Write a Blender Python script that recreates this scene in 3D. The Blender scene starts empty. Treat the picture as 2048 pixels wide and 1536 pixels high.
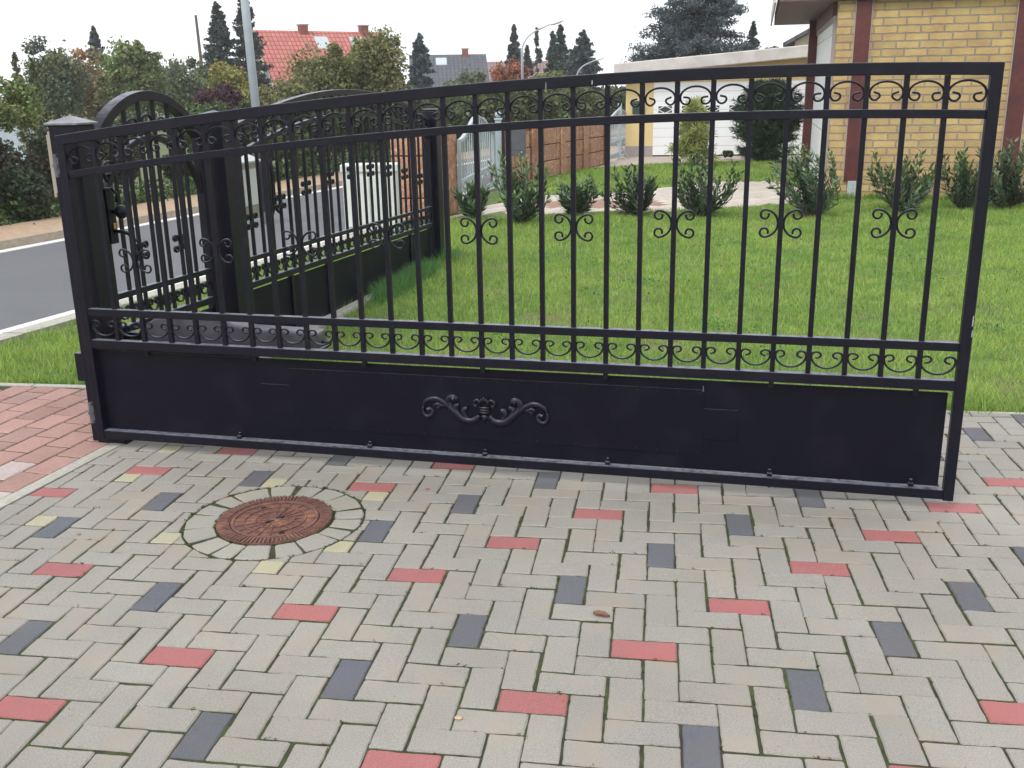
import bpy, math, random
import numpy as np
from mathutils import Vector, Matrix
S = bpy.context.scene
COL = S.collection
random.seed(7); RNG = np.random.default_rng(7)
PI = math.pi
# ------------------------------------------------------------ camera
CP = np.array([0.4112, -2.3304, 1.6299])
CR = (Matrix.Rotation(0.1489, 3, 'Z') @ Matrix.Rotation(1.2822, 3, 'X') @ Matrix.Rotation(-0.0169, 3, 'Z'))
FPX = 1994.67
cd = bpy.data.cameras.new('camera'); cam = bpy.data.objects.new('camera', cd); COL.objects.link(cam)
cam.matrix_world = Matrix.Translation(Vector(CP)) @ CR.to_4x4()
cd.sensor_fit = 'HORIZONTAL'; cd.sensor_width = 36; cd.lens = FPX * 36 / 2048
cd.clip_start = 0.05; cd.clip_end = 2000
S.camera = cam
S.render.resolution_x = 1024; S.render.resolution_y = 768
# ------------------------------------------------------------ light: white overcast sky, weak broad sun
SUN_EL, SUN_AZ = 52.0, 205.0
w = bpy.data.worlds.new("World"); S.world = w; w.use_nodes = True
nt = w.node_tree; nt.nodes.clear()
sky = nt.nodes.new('ShaderNodeTexSky'); sky.sky_type = 'NISHITA'; sky.sun_disc = False
sky.sun_elevation = math.radians(SUN_EL); sky.sun_rotation = math.radians(SUN_AZ); sky.air_density = 1.2; sky.dust_density = 4
mixc = nt.nodes.new('ShaderNodeMix'); mixc.data_type = 'RGBA'; mixc.inputs[0].default_value = 0.86
cl = nt.nodes.new('ShaderNodeTexNoise'); cl.inputs['Scale'].default_value = 2.2; cl.inputs['Detail'].default_value = 4
crp = nt.nodes.new('ShaderNodeValToRGB'); crp.color_ramp.elements[0].position = .3; crp.color_ramp.elements[1].position = .7
crp.color_ramp.elements[0].color = (8.6, 8.8, 9.2, 1); crp.color_ramp.elements[1].color = (9.6, 9.7, 9.9, 1)
tc = nt.nodes.new('ShaderNodeTexCoord'); nt.links.new(tc.outputs['Generated'], cl.inputs['Vector'])
nt.links.new(cl.outputs[0], crp.inputs[0]); nt.links.new(crp.outputs[0], mixc.inputs[7]); nt.links.new(sky.outputs[0], mixc.inputs[6])
bgn = nt.nodes.new('ShaderNodeBackground'); bgn.inputs[1].default_value = 0.115
on = nt.nodes.new('ShaderNodeOutputWorld'); nt.links.new(mixc.outputs[2], bgn.inputs[0]); nt.links.new(bgn.outputs[0], on.inputs[0])
sl = bpy.data.lights.new('sun', 'SUN'); sl.energy = 1.1; sl.angle = math.radians(22); sl.color = (1, .97, .92)
so = bpy.data.objects.new('sun', sl); COL.objects.link(so)
az = math.radians(SUN_AZ)
sd = Vector((math.sin(az) * math.cos(math.radians(SUN_EL)), math.cos(az) * math.cos(math.radians(SUN_EL)), math.sin(math.radians(SUN_EL))))
so.rotation_euler = sd.to_track_quat('Z', 'Y').to_euler()
S.view_settings.view_transform = 'Standard'; S.view_settings.look = 'None'
S.view_settings.exposure = 0.58; S.view_settings.gamma = 1
S.cycles.max_bounces = 6; S.cycles.transparent_max_bounces = 4

# ------------------------------------------------------------ measuring helpers (photo pixel 2048x1536 -> place in the world)
CRn = np.array(CR)
def ray(u, v): return CRn @ np.array([(u - 1024) / FPX, -(v - 768) / FPX, -1.0])
def P0(u, v, z=0.0):
    d = ray(u, v); t = (z - CP[2]) / d[2]; return CP + t * d
def PD(u, v, dist):
    d = ray(u, v); return CP + d * dist / math.hypot(d[0], d[1])
def plane(u, v, P, D):
    n = np.array([-D[1], D[0]]); d = ray(u, v); t = ((np.array(P) - CP[:2]) @ n) / (d[:2] @ n); X = CP + t * d
    return float((X[:2] - np.array(P)) @ np.array(D)), float(X[2])
GA = -0.0937; GO = (-2.1746, 1.8690); GD = (math.cos(GA), math.sin(GA))
def G(u, v): return plane(u, v, GO, GD)
_n = math.hypot(.09, 1); FO = (-2.28, 1.93); FD = (.09 / _n, 1 / _n); FANG = math.atan2(FD[1], FD[0])
def F(u, v): return plane(u, v, FO, FD)

# ------------------------------------------------------------ mesh helpers
class MB:
    def __init__(s): s.v = []; s.f = []; s.m = []; s.c = []
    def add(s, vs, fs, mi=0, col=None):
        o = len(s.v); s.v += [tuple(map(float, p)) for p in vs]; s.f += [tuple(i + o for i in f) for f in fs]
        s.m += [mi] * len(fs); s.c += [col] * len(fs); return s
    def box(s, x0, x1, y0, y1, z0, z1, mi=0, M=None, bev=0.0):
        vs = [(x, y, z) for z in (z0, z1) for y in (y0, y1) for x in (x0, x1)]
        fs = [(0, 2, 3, 1), (4, 5, 7, 6), (0, 1, 5, 4), (2, 6, 7, 3), (0, 4, 6, 2), (1, 3, 7, 5)]
        if M is not None: vs = [M @ Vector(p) for p in vs]
        return s.add(vs, fs, mi)
    def prism(s, poly, z0, z1, mi=0, M=None):   # poly in xy, extruded along z
        n = len(poly); vs = [(x, y, z0) for x, y in poly] + [(x, y, z1) for x, y in poly]
        fs = [tuple(range(n))[::-1], tuple(range(n, 2 * n))] + [(i, (i + 1) % n, n + (i + 1) % n, n + i) for i in range(n)]
        if M is not None: vs = [M @ Vector(p) for p in vs]
        return s.add(vs, fs, mi)
    def tube(s, pts, r, n=8, mi=0, squash=None, closed=False):
        pts = [Vector(p) for p in pts]; N = len(pts)
        rs = r if isinstance(r, (list, tuple)) else [r] * N
        vs = []; fs = []; up = None
        for i in range(N):
            a = pts[(i - 1) % N if closed else max(i - 1, 0)]; b = pts[(i + 1) % N if closed else min(i + 1, N - 1)]
            t = (b - a)
            t = t.normalized() if t.length > 1e-9 else Vector((0, 0, 1))
            if up is None: up = Vector((0, 1, 0)) if abs(t.y) < .9 else Vector((1, 0, 0))
            u = (up - t * up.dot(t)).normalized(); up = u; q = t.cross(u)
            for k in range(n):
                an = 2 * PI * (k + .5) / n; sx = squash if squash else 1
                vs.append(pts[i] + u * (math.cos(an) * rs[i] * sx) + q * (math.sin(an) * rs[i]))
        for i in range(N if closed else N - 1):
            j = (i + 1) % N
            for k in range(n): fs.append((i * n + k, i * n + (k + 1) % n, j * n + (k + 1) % n, j * n + k))
        if not closed: fs += [tuple(range(n))[::-1], tuple(range((N - 1) * n, N * n))]
        return s.add(vs, fs, mi)
    def bar(s, a, b, wy, wz, mi=0):             # straight rectangular bar between a and b, wy thick across, wz tall
        a = Vector(a); b = Vector(b); t = (b - a).normalized(); h = Vector((0, 0, 1)) if abs(t.z) < .9 else Vector((1, 0, 0))
        y = h.cross(t).normalized(); z = t.cross(y)
        vs = []
        for p in (a, b):
            for i, j in ((-1, -1), (1, -1), (1, 1), (-1, 1)): vs.append(p + y * i * wy / 2 + z * j * wz / 2)
        return s.add(vs, [(0, 3, 2, 1), (4, 5, 6, 7), (0, 1, 5, 4), (1, 2, 6, 5), (2, 3, 7, 6), (3, 0, 4, 7)], mi)
    def sweep(s, pts, wy, wz, mi=0):            # rectangular section along an arched path in the local xz plane
        N = len(pts); vs = []; fs = []
        for i in range(N):
            a = pts[max(i - 1, 0)]; b = pts[min(i + 1, N - 1)]; tx, tz = b[0] - a[0], b[1] - a[1]; l = math.hypot(tx, tz); nx, nz = -tz / l, tx / l
            for sy, sz in ((-1, -1), (1, -1), (1, 1), (-1, 1)): vs.append((pts[i][0] + nx * sz * wz / 2, sy * wy / 2, pts[i][1] + nz * sz * wz / 2))
        for i in range(N - 1):
            for k in range(4): fs.append((i * 4 + k, i * 4 + (k + 1) % 4, i * 4 + 4 + (k + 1) % 4, i * 4 + 4 + k))
        fs += [(3, 2, 1, 0), (N * 4 - 4, N * 4 - 3, N * 4 - 2, N * 4 - 1)]
        return s.add(vs, fs, mi)
    def sphere(s, c, r, n=10, mi=0):
        rx, ry, rz = r if isinstance(r, tuple) else (r, r, r); vs = [(c[0], c[1], c[2] + rz)]; fs = []
        for i in range(1, n):
            for k in range(n * 2):
                a = PI * i / n; b = PI * k / n; vs.append((c[0] + rx * math.sin(a) * math.cos(b), c[1] + ry * math.sin(a) * math.sin(b), c[2] + rz * math.cos(a)))
        vs.append((c[0], c[1], c[2] - rz)); m = n * 2; L = len(vs) - 1
        for k in range(m): fs.append((0, 1 + k, 1 + (k + 1) % m)); fs.append((L, L - m + (k + 1) % m, L - m + k))
        for i in range(n - 2):
            for k in range(m): fs.append((1 + i * m + k, 1 + (i + 1) * m + k, 1 + (i + 1) * m + (k + 1) % m, 1 + i * m + (k + 1) % m))
        return s.add(vs, fs, mi)
    def build(s, name, mats, parent=None, bevel=0.0, smooth=False, dz=None):
        me = bpy.data.meshes.new(name); vs = s.v
        if dz: vs = [(x, y, z + dz(x)) for x, y, z in vs]
        me.from_pydata(vs, [], s.f)
        if not isinstance(mats, (list, tuple)): mats = [mats]
        for m in mats: me.materials.append(m)
        me.polygons.foreach_set('material_index', s.m)
        if any(c is not None for c in s.c):
            ca = me.color_attributes.new('Col', 'FLOAT_COLOR', 'CORNER'); arr = []
            for f, c in zip(s.f, s.c): arr += list((c or (1, 1, 1)) + (1,)) * len(f)
            ca.data.foreach_set('color', arr)
        me.update()
        o = bpy.data.objects.new(name, me); COL.objects.link(o)
        if parent is not None: o.parent = parent
        if smooth:
            me.shade_smooth()
        if bevel > 0:
            b = o.modifiers.new('b', 'BEVEL'); b.width = bevel; b.segments = 2; b.limit_method = 'ANGLE'; b.angle_limit = 0.7
            b.harden_normals = False
        return o
def tag(o, label=None, cat=None, group=None, kind=None):
    for k, v in (('label', label), ('category', cat), ('group', group), ('kind', kind)):
        if v: o[k] = v
    return o
def empty(name, loc=(0, 0, 0), rz=0, label=None, cat=None, group=None):
    o = bpy.data.objects.new(name, None); COL.objects.link(o); o.location = loc; o.rotation_euler = (0, 0, rz); o.empty_display_size = .1
    return tag(o, label, cat, group)
def npmesh(name, V, Fc, mat, col=None, parent=None, smooth=False):   # numpy mesh: V (n,3), Fc (m,k)
    me = bpy.data.meshes.new(name); m, k = Fc.shape
    me.vertices.add(len(V)); me.vertices.foreach_set('co', V.astype(np.float32).ravel())
    me.loops.add(m * k); me.loops.foreach_set('vertex_index', Fc.astype(np.int32).ravel())
    me.polygons.add(m); me.polygons.foreach_set('loop_start', np.arange(0, m * k, k, dtype=np.int32))
    if col is not None:
        ca = me.color_attributes.new('Col', 'FLOAT_COLOR', 'POINT'); ca.data.foreach_set('color', np.c_[col, np.ones(len(col))].astype(np.float32).ravel())
    me.materials.append(mat); me.update(calc_edges=True); me.validate()
    o = bpy.data.objects.new(name, me); COL.objects.link(o)
    if parent is not None: o.parent = parent
    return o

# ------------------------------------------------------------ materials
def mat(name, c1, c2=None, scale=8, rough=.7, bump=0.0, bscale=None, metal=0, spec=.5, attr=False, detail=6, trans=0, coat=0, c3=None, s3=1.0, coords='Object', stretch=None):
    m = bpy.data.materials.new(name); m.use_nodes = True; t = m.node_tree; b = t.nodes['Principled BSDF']
    b.inputs['Roughness'].default_value = rough; b.inputs['Metallic'].default_value = metal; b.inputs['Specular IOR Level'].default_value = spec
    if coat: b.inputs['Coat Weight'].default_value = coat
    tcn = t.nodes.new('ShaderNodeTexCoord'); vec = tcn.outputs[coords]
    if stretch:
        mp = t.nodes.new('ShaderNodeMapping'); mp.inputs['Scale'].default_value = stretch; t.links.new(vec, mp.inputs[0]); vec = mp.outputs[0]
    c2 = c2 or c1
    n = t.nodes.new('ShaderNodeTexNoise'); n.inputs['Scale'].default_value = scale; n.inputs['Detail'].default_value = detail; t.links.new(vec, n.inputs['Vector'])
    r = t.nodes.new('ShaderNodeValToRGB'); r.color_ramp.elements[0].position = .35; r.color_ramp.elements[1].position = .65
    r.color_ramp.elements[0].color = (*c1, 1); r.color_ramp.elements[1].color = (*c2, 1); t.links.new(n.outputs[0], r.inputs[0]); out = r.outputs[0]
    if c3:
        n3 = t.nodes.new('ShaderNodeTexNoise'); n3.inputs['Scale'].default_value = s3; n3.inputs['Detail'].default_value = 5; t.links.new(vec, n3.inputs['Vector'])
        r3 = t.nodes.new('ShaderNodeValToRGB'); r3.color_ramp.elements[0].position = .52; r3.color_ramp.elements[1].position = .66; t.links.new(n3.outputs[0], r3.inputs[0])
        mx = t.nodes.new('ShaderNodeMix'); mx.data_type = 'RGBA'; t.links.new(r3.outputs[0], mx.inputs[0]); t.links.new(out, mx.inputs[6]); mx.inputs[7].default_value = (*c3, 1); out = mx.outputs[2]
    if attr:
        a = t.nodes.new('ShaderNodeVertexColor'); a.layer_name = 'Col'
        mx = t.nodes.new('ShaderNodeMix'); mx.data_type = 'RGBA'; mx.blend_type = 'MULTIPLY'; mx.inputs[0].default_value = 1
        t.links.new(out, mx.inputs[6]); t.links.new(a.outputs[0], mx.inputs[7]); out = mx.outputs[2]
    t.links.new(out, b.inputs['Base Color'])
    if bump:
        nb = t.nodes.new('ShaderNodeTexNoise'); nb.inputs['Scale'].default_value = bscale or scale * 4; nb.inputs['Detail'].default_value = 5; t.links.new(vec, nb.inputs['Vector'])
        bp = t.nodes.new('ShaderNodeBump'); bp.inputs['Strength'].default_value = bump; bp.inputs['Distance'].default_value = .01; t.links.new(nb.outputs[0], bp.inputs['Height']); t.links.new(bp.outputs[0], b.inputs['Normal'])
    if trans:
        tr = t.nodes.new('ShaderNodeBsdfTranslucent'); t.links.new(out, tr.inputs[0]); ms = t.nodes.new('ShaderNodeMixShader'); ms.inputs[0].default_value = trans
        t.links.new(b.outputs[0], ms.inputs[1]); t.links.new(tr.outputs[0], ms.inputs[2]); t.links.new(ms.outputs[0], t.nodes['Material Output'].inputs[0])
    return m
W1 = (1, 1, 1)
BLACK = mat('black_paint', (.003, .003, .009), (.0045, .0042, .012), 30, .4, .06, 350, c3=(.007, .0065, .014), s3=9, spec=.26)
BLACKP = mat('black_sheet', (.0020, .0020, .0075), (.0030, .0030, .0095), 14, .5, .08, 400, c3=(.006, .0058, .0125), s3=5, spec=.17)
ORN = mat('ornament_paint', (.004, .004, .011), (.007, .007, .017), 60, .3, .1, 200, spec=.45)
RUST = mat('rusty_iron', (.12, .058, .05), (.19, .088, .066), 40, .75, .5, 160, c3=(.27, .13, .08), s3=11)
RUSTD = mat('dark_rust', (.07, .028, .022), (.13, .05, .035), 14, .8, .5, 120)
PAVE = mat('concrete_paver', (.80, .80, .80), (1.06, 1.055, 1.03), 210, .88, .7, 420, attr=True, c3=(1.00, .93, .86), s3=5)
JOINT = mat('mossy_joint', (.030, .032, .019), (.062, .085, .020), 22, .95, 1, 160, c3=(.045, .036, .024), s3=2.6)
RBRICK = mat('red_brick_paver', (.85, .84, .84), (1, 1, 1), 60, .85, .5, 260, attr=True)
KERB = mat('concrete_kerb', (.33, .32, .28), (.42, .41, .36), 40, .85, .3, 200)
KERBW = mat('white_gutter', (.62, .62, .60), (.74, .74, .72), 30, .8, .2, 200)
KERBD = mat('old_kerb', (.30, .25, .19), (.38, .32, .25), 20, .9, .3, 100)
ASPH = mat('asphalt', (.105, .11, .12), (.145, .15, .162), 180, .9, .3, 300, c3=(.095, .10, .11), s3=.6)
SANDP = mat('sand_path', (.34, .24, .16), (.43, .31, .21), 12, .95, .4, 60)
SOIL = mat('lawn_soil', (.07, .12, .025), (.14, .22, .045), 9, .95, 1, 90, c3=(.16, .15, .07), s3=1.4)
EARTH = mat('ground_far', (.06, .09, .03), (.11, .13, .05), .6, .95)
GRASS = mat('grass_blades', (.85, .85, .85), (1, 1, 1), 3, .6, attr=True, trans=.35, spec=.3)
LEAF = mat('leaves', (.8, .8, .8), (1, 1, 1), 5, .6, attr=True, trans=.25, spec=.3)
GLOSSY = mat('laurel_leaf', (.85, .85, .85), (1, 1, 1), 20, .38, attr=True, trans=.15, spec=.5)
BARK = mat('bark', (.06, .045, .035), (.12, .095, .075), 14, .9, .6, 60)
CREAM = mat('cream_plaster', (.70, .55, .27), (.74, .58, .29), 3, .85, .1, 80)
PLINTH = mat('grey_plinth', (.33, .29, .29), (.37, .33, .33), 6, .9, .1, 80)
WHITE = mat('white_panel', (.82, .84, .86), (.86, .88, .90), 2, .4)
FASCIA = mat('metal_fascia', (.50, .47, .44), (.60, .57, .54), 4, .5, .05, 40)
DRED = mat('dark_red_wood', (.075, .014, .014), (.11, .020, .018), 16, .5, .1, 90, c3=(.055, .012, .014), s3=2)
DBRN = mat('dark_brown_wood', (.11, .055, .06), (.15, .08, .085), 12, .55)
GLASS = mat('dark_glass', (.03, .04, .045), (.05, .06, .07), 4, .15)
GALV = mat('galvanised', (.42, .47, .50), (.55, .60, .62), 20, .45, metal=.35)
SILV = mat('silver_paint', (.36, .43, .46), (.42, .49, .52), 8, .42, metal=.2)
DGREY = mat('dark_grey_metal', (.07, .075, .085), (.09, .095, .105), 8, .45)
OPER = mat('operator_casing', (.09, .09, .11), (.13, .13, .155), 12, .3, metal=.2)
BEIGE = mat('beige_plastic', (.29, .26, .205), (.34, .305, .25), 5, .5)
CABW = mat('cabinet_grey', (.56, .58, .56), (.62, .64, .62), 6, .6, .05, 60)
STONE = mat('rough_stone', (.34, .165, .10), (.52, .29, .185), 24, .9, 1, 40, c3=(.58, .37, .26), s3=14)
STONEJ = mat('stone_joint', (.09, .035, .018), (.13, .05, .028), 12, .95)
POLE = mat('lamp_pole_paint', (.34, .38, .43), (.40, .44, .49), 6, .5, metal=.2)
LAMPG = mat('lamp_glass', (.75, .75, .74), (.8, .8, .8), 4, .3)
PATH = mat('path_slab', (.44, .39, .33), (.53, .48, .42), 10, .9, .3, 120, attr=True)
FORE = mat('forecourt_slab', (.36, .31, .27), (.44, .38, .33), 6, .9, .3, 60)
CHIM = mat('chimney_brick', (.20, .06, .05), (.28, .09, .07), 20, .9)
WALLW = mat('white_wall', (.62, .60, .58), (.68, .66, .64), 3, .9)
WALLC = mat('cream_wall', (.52, .48, .36), (.57, .53, .40), 3, .9)
BRASS = mat('brass', (.55, .33, .09), (.65, .42, .14), 20, .3, metal=.8)
WOODP = mat('weathered_pole', (.08, .065, .055), (.12, .10, .08), 20, .9)
def sky_sheen(m, col):  # mixes a pale sky reflection into the base colour of upward-facing faces
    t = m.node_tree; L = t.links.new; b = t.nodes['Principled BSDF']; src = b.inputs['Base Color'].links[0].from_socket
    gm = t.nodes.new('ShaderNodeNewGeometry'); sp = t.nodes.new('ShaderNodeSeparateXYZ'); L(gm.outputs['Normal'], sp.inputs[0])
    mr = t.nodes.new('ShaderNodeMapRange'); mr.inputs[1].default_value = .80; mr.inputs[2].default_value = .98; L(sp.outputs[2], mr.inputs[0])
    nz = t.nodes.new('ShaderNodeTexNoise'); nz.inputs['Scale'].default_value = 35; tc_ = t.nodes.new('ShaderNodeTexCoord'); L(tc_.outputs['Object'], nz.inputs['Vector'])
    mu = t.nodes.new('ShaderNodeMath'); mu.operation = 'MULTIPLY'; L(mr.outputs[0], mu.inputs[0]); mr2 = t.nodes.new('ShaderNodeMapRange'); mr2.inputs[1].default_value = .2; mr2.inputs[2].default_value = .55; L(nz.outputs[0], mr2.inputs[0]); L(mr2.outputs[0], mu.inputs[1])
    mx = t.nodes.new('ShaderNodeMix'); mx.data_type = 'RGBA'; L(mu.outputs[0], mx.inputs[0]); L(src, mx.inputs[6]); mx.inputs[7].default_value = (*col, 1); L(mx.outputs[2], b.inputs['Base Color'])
def stain(m, sc, lo, hi, c=(1, 1, 1), d=6):
    t = m.node_tree; L = t.links.new; b = t.nodes['Principled BSDF']; src = b.inputs['Base Color'].links[0].from_socket
    nz = t.nodes.new('ShaderNodeTexNoise'); nz.inputs['Scale'].default_value = sc; nz.inputs['Detail'].default_value = d; nz.inputs['Roughness'].default_value = .65; tc_ = t.nodes.new('ShaderNodeTexCoord'); L(tc_.outputs['Object'], nz.inputs['Vector'])
    r = t.nodes.new('ShaderNodeValToRGB'); r.color_ramp.elements[0].position = .32; r.color_ramp.elements[1].position = .62; r.color_ramp.elements[0].color = (lo * c[0], lo * c[1], lo * c[2], 1); r.color_ramp.elements[1].color = (hi, hi, hi, 1); L(nz.outputs[0], r.inputs[0])
    mx = t.nodes.new('ShaderNodeMix'); mx.data_type = 'RGBA'; mx.blend_type = 'MULTIPLY'; mx.inputs[0].default_value = 1; L(src, mx.inputs[6]); L(r.outputs[0], mx.inputs[7]); L(mx.outputs[2], b.inputs['Base Color'])
stain(PAVE, 1.1, .86, 1.03); stain(RBRICK, 2.2, .82, 1.05); stain(ASPH, .35, .88, 1.03); stain(STONE, 2.5, .75, 1.1)
sky_sheen(BLACK, (.16, .17, .215)); sky_sheen(BLACKP, (.075, .08, .10))  # painted sky highlight on tops of rails, scrolls and plate edges
def brickmat():
    m = bpy.data.materials.new('yellow_brick'); m.use_nodes = True; t = m.node_tree; b = t.nodes['Principled BSDF']; L = t.links.new
    tcn = t.nodes.new('ShaderNodeTexCoord'); sp = t.nodes.new('ShaderNodeSeparateXYZ'); L(tcn.outputs['Object'], sp.inputs[0])
    cx = t.nodes.new('ShaderNodeMath'); cx.operation = 'ADD'; L(sp.outputs[0], cx.inputs[0]); L(sp.outputs[1], cx.inputs[1])
    cb = t.nodes.new('ShaderNodeCombineXYZ'); L(cx.outputs[0], cb.inputs[0]); L(sp.outputs[2], cb.inputs[1])
    nz = t.nodes.new('ShaderNodeTexNoise'); nz.inputs['Scale'].default_value = 14; nz.inputs['Detail'].default_value = 3; L(tcn.outputs['Object'], nz.inputs['Vector'])
    sb = t.nodes.new('ShaderNodeVectorMath'); sb.operation = 'SUBTRACT'; L(nz.outputs['Color'], sb.inputs[0]); sb.inputs[1].default_value = (.5, .5, .5)
    sc = t.nodes.new('ShaderNodeVectorMath'); sc.operation = 'SCALE'; sc.inputs['Scale'].default_value = .022; L(sb.outputs[0], sc.inputs[0])
    ad = t.nodes.new('ShaderNodeVectorMath'); ad.operation = 'ADD'; L(cb.outputs[0], ad.inputs[0]); L(sc.outputs[0], ad.inputs[1])
    br = t.nodes.new('ShaderNodeTexBrick'); L(ad.outputs[0], br.inputs['Vector']); br.inputs['Scale'].default_value = 1
    br.inputs['Brick Width'].default_value = .305; br.inputs['Row Height'].default_value = .103; br.inputs['Mortar Size'].default_value = .011; br.inputs['Mortar Smooth'].default_value = .3
    br.offset = .37; br.inputs['Bias'].default_value = -.15
    br.inputs['Color1'].default_value = (.52, .385, .18, 1); br.inputs['Color2'].default_value = (.40, .305, .15, 1); br.inputs['Mortar'].default_value = (.27, .245, .21, 1)
    n2 = t.nodes.new('ShaderNodeTexNoise'); n2.inputs['Scale'].default_value = 3.4; n2.inputs['Detail'].default_value = 7; L(tcn.outputs['Object'], n2.inputs['Vector'])
    r2 = t.nodes.new('ShaderNodeValToRGB'); r2.color_ramp.elements[0].position = .3; r2.color_ramp.elements[1].position = .7
    r2.color_ramp.elements[0].color = (.84, .74, .72, 1); r2.color_ramp.elements[1].color = (1.12, 1.1, 1.0, 1); L(n2.outputs[0], r2.inputs[0])
    mx = t.nodes.new('ShaderNodeMix'); mx.data_type = 'RGBA'; mx.blend_type = 'MULTIPLY'; mx.inputs[0].default_value = 1; L(br.outputs[0], mx.inputs[6]); L(r2.outputs[0], mx.inputs[7]); L(mx.outputs[2], b.inputs['Base Color'])
    b.inputs['Roughness'].default_value = .9
    n3 = t.nodes.new('ShaderNodeTexNoise'); n3.inputs['Scale'].default_value = 45; n3.inputs['Detail'].default_value = 4; L(tcn.outputs['Object'], n3.inputs['Vector'])
    mm = t.nodes.new('ShaderNodeMath'); mm.operation = 'MULTIPLY_ADD'; L(br.outputs['Fac'], mm.inputs[0]); mm.inputs[1].default_value = -1.2; L(n3.outputs[0], mm.inputs[2])
    bp = t.nodes.new('ShaderNodeBump'); bp.inputs['Distance'].default_value = .012; bp.inputs['Strength'].default_value = .9; L(mm.outputs[0], bp.inputs['Height']); L(bp.outputs[0], b.inputs['Normal'])
    return m
YBRICK = brickmat()
def tilemat(name, c1, c2, cm, wd, ht):
    m = bpy.data.materials.new(name); m.use_nodes = True; t = m.node_tree; b = t.nodes['Principled BSDF']; L = t.links.new
    tcn = t.nodes.new('ShaderNodeTexCoord'); br = t.nodes.new('ShaderNodeTexBrick'); L(tcn.outputs['UV'], br.inputs['Vector']); br.inputs['Scale'].default_value = 1
    br.inputs['Brick Width'].default_value = wd; br.inputs['Row Height'].default_value = ht; br.inputs['Mortar Size'].default_value = .035; br.inputs['Mortar Smooth'].default_value = .6; br.offset = 0
    br.inputs['Color1'].default_value = (*c1, 1); br.inputs['Color2'].default_value = (*c2, 1); br.inputs['Mortar'].default_value = (*cm, 1); L(br.outputs[0], b.inputs['Base Color']); b.inputs['Roughness'].default_value = .7
    bp = t.nodes.new('ShaderNodeBump'); bp.inputs['Distance'].default_value = .04; bp.inputs['Strength'].default_value = .7; bp.invert = True; L(br.outputs['Fac'], bp.inputs['Height']); L(bp.outputs[0], b.inputs['Normal'])
    return m
TILER = tilemat('red_tiles', (.44, .135, .115), (.52, .18, .15), (.24, .07, .06), .25, .33)
TILED = tilemat('slate_tiles', (.075, .08, .10), (.095, .10, .12), (.05, .05, .065), .3, .35)
TILEB = tilemat('brown_tiles', (.21, .14, .14), (.26, .18, .17), (.12, .08, .08), .25, .35)

# ------------------------------------------------------------ ground, road, verge
def sheet(name, pts, z, m, kind='structure', sub=None):
    b = MB(); b.add([(p[0], p[1], z) for p in pts], [tuple(range(len(pts)))]); o = b.build(name, m); o['kind'] = kind; return o
sheet('ground', [(-300, -60), (300, -60), (300, 700), (-300, 700)], -.06, EARTH)
def rx(y, x0): return x0 + .215 * (y - 8)          # street edges run nearly parallel to the fence
NY = [-20, 8, 11, 15, 20, 40, 160]; NX = [-6.02, 0, .42, .80, 2.0, 7, 37]
def sx(y, x0): return x0 + float(np.interp(y, NY, NX)) if x0 > -4 else rx(y, x0) + .04 * max(0, y - 20)
def strip(name, x0, x1, z0, z1, m, ya=-20, yb=160):
    b = MB(); N = 60
    ys = [ya + (yb - ya) * (i / N) ** 1.6 for i in range(N + 1)]; vs = []
    for y in ys:
        vs += [(sx(y, x0), y, z0), (sx(y, x0), y, z1), (sx(y, x1), y, z1), (sx(y, x1), y, z0)]
    fs = []
    for i in range(N):
        for k in range(3): fs.append((i * 4 + k, i * 4 + k + 1, i * 4 + 5 + k, i * 4 + 4 + k))
    b.add(vs, fs); o = b.build(name, m); o['kind'] = 'structure'; return o
strip('road', -6.72, -3.50, -.055, -.03, ASPH)
strip('gutter', -3.50, -3.35, -.05, -.004, KERBW)
b = MB(); y = -2.0
while y < 30: b.add([(sx(y, -3.352), y, .013), (sx(y, -3.178), y, .013), (sx(y, -3.178), y + .012, .013), (sx(y, -3.352), y + .012, .013)], [(0, 1, 2, 3)]); y += 1.0
strip('kerb', -3.345, -3.18, -.05, .012, KERB); tag(b.build('kerb_joints', STONEJ), kind='structure')
strip('gutter', -6.88, -6.725, -.05, -.022, KERBW)
strip('kerb', -7.00, -6.885, -.05, .07, KERBD)
strip('footpath', -8.1, -7.005, -.05, .062, SANDP)
sheet('lawn_ground', [(-4.22, 2.84), (9.5, 2.84), (9.5, 21.5), (-.9, 21.5), (-2.25, 15), (-2.65, 11), (-3.10, 8.2)], -.012, SOIL)

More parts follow.
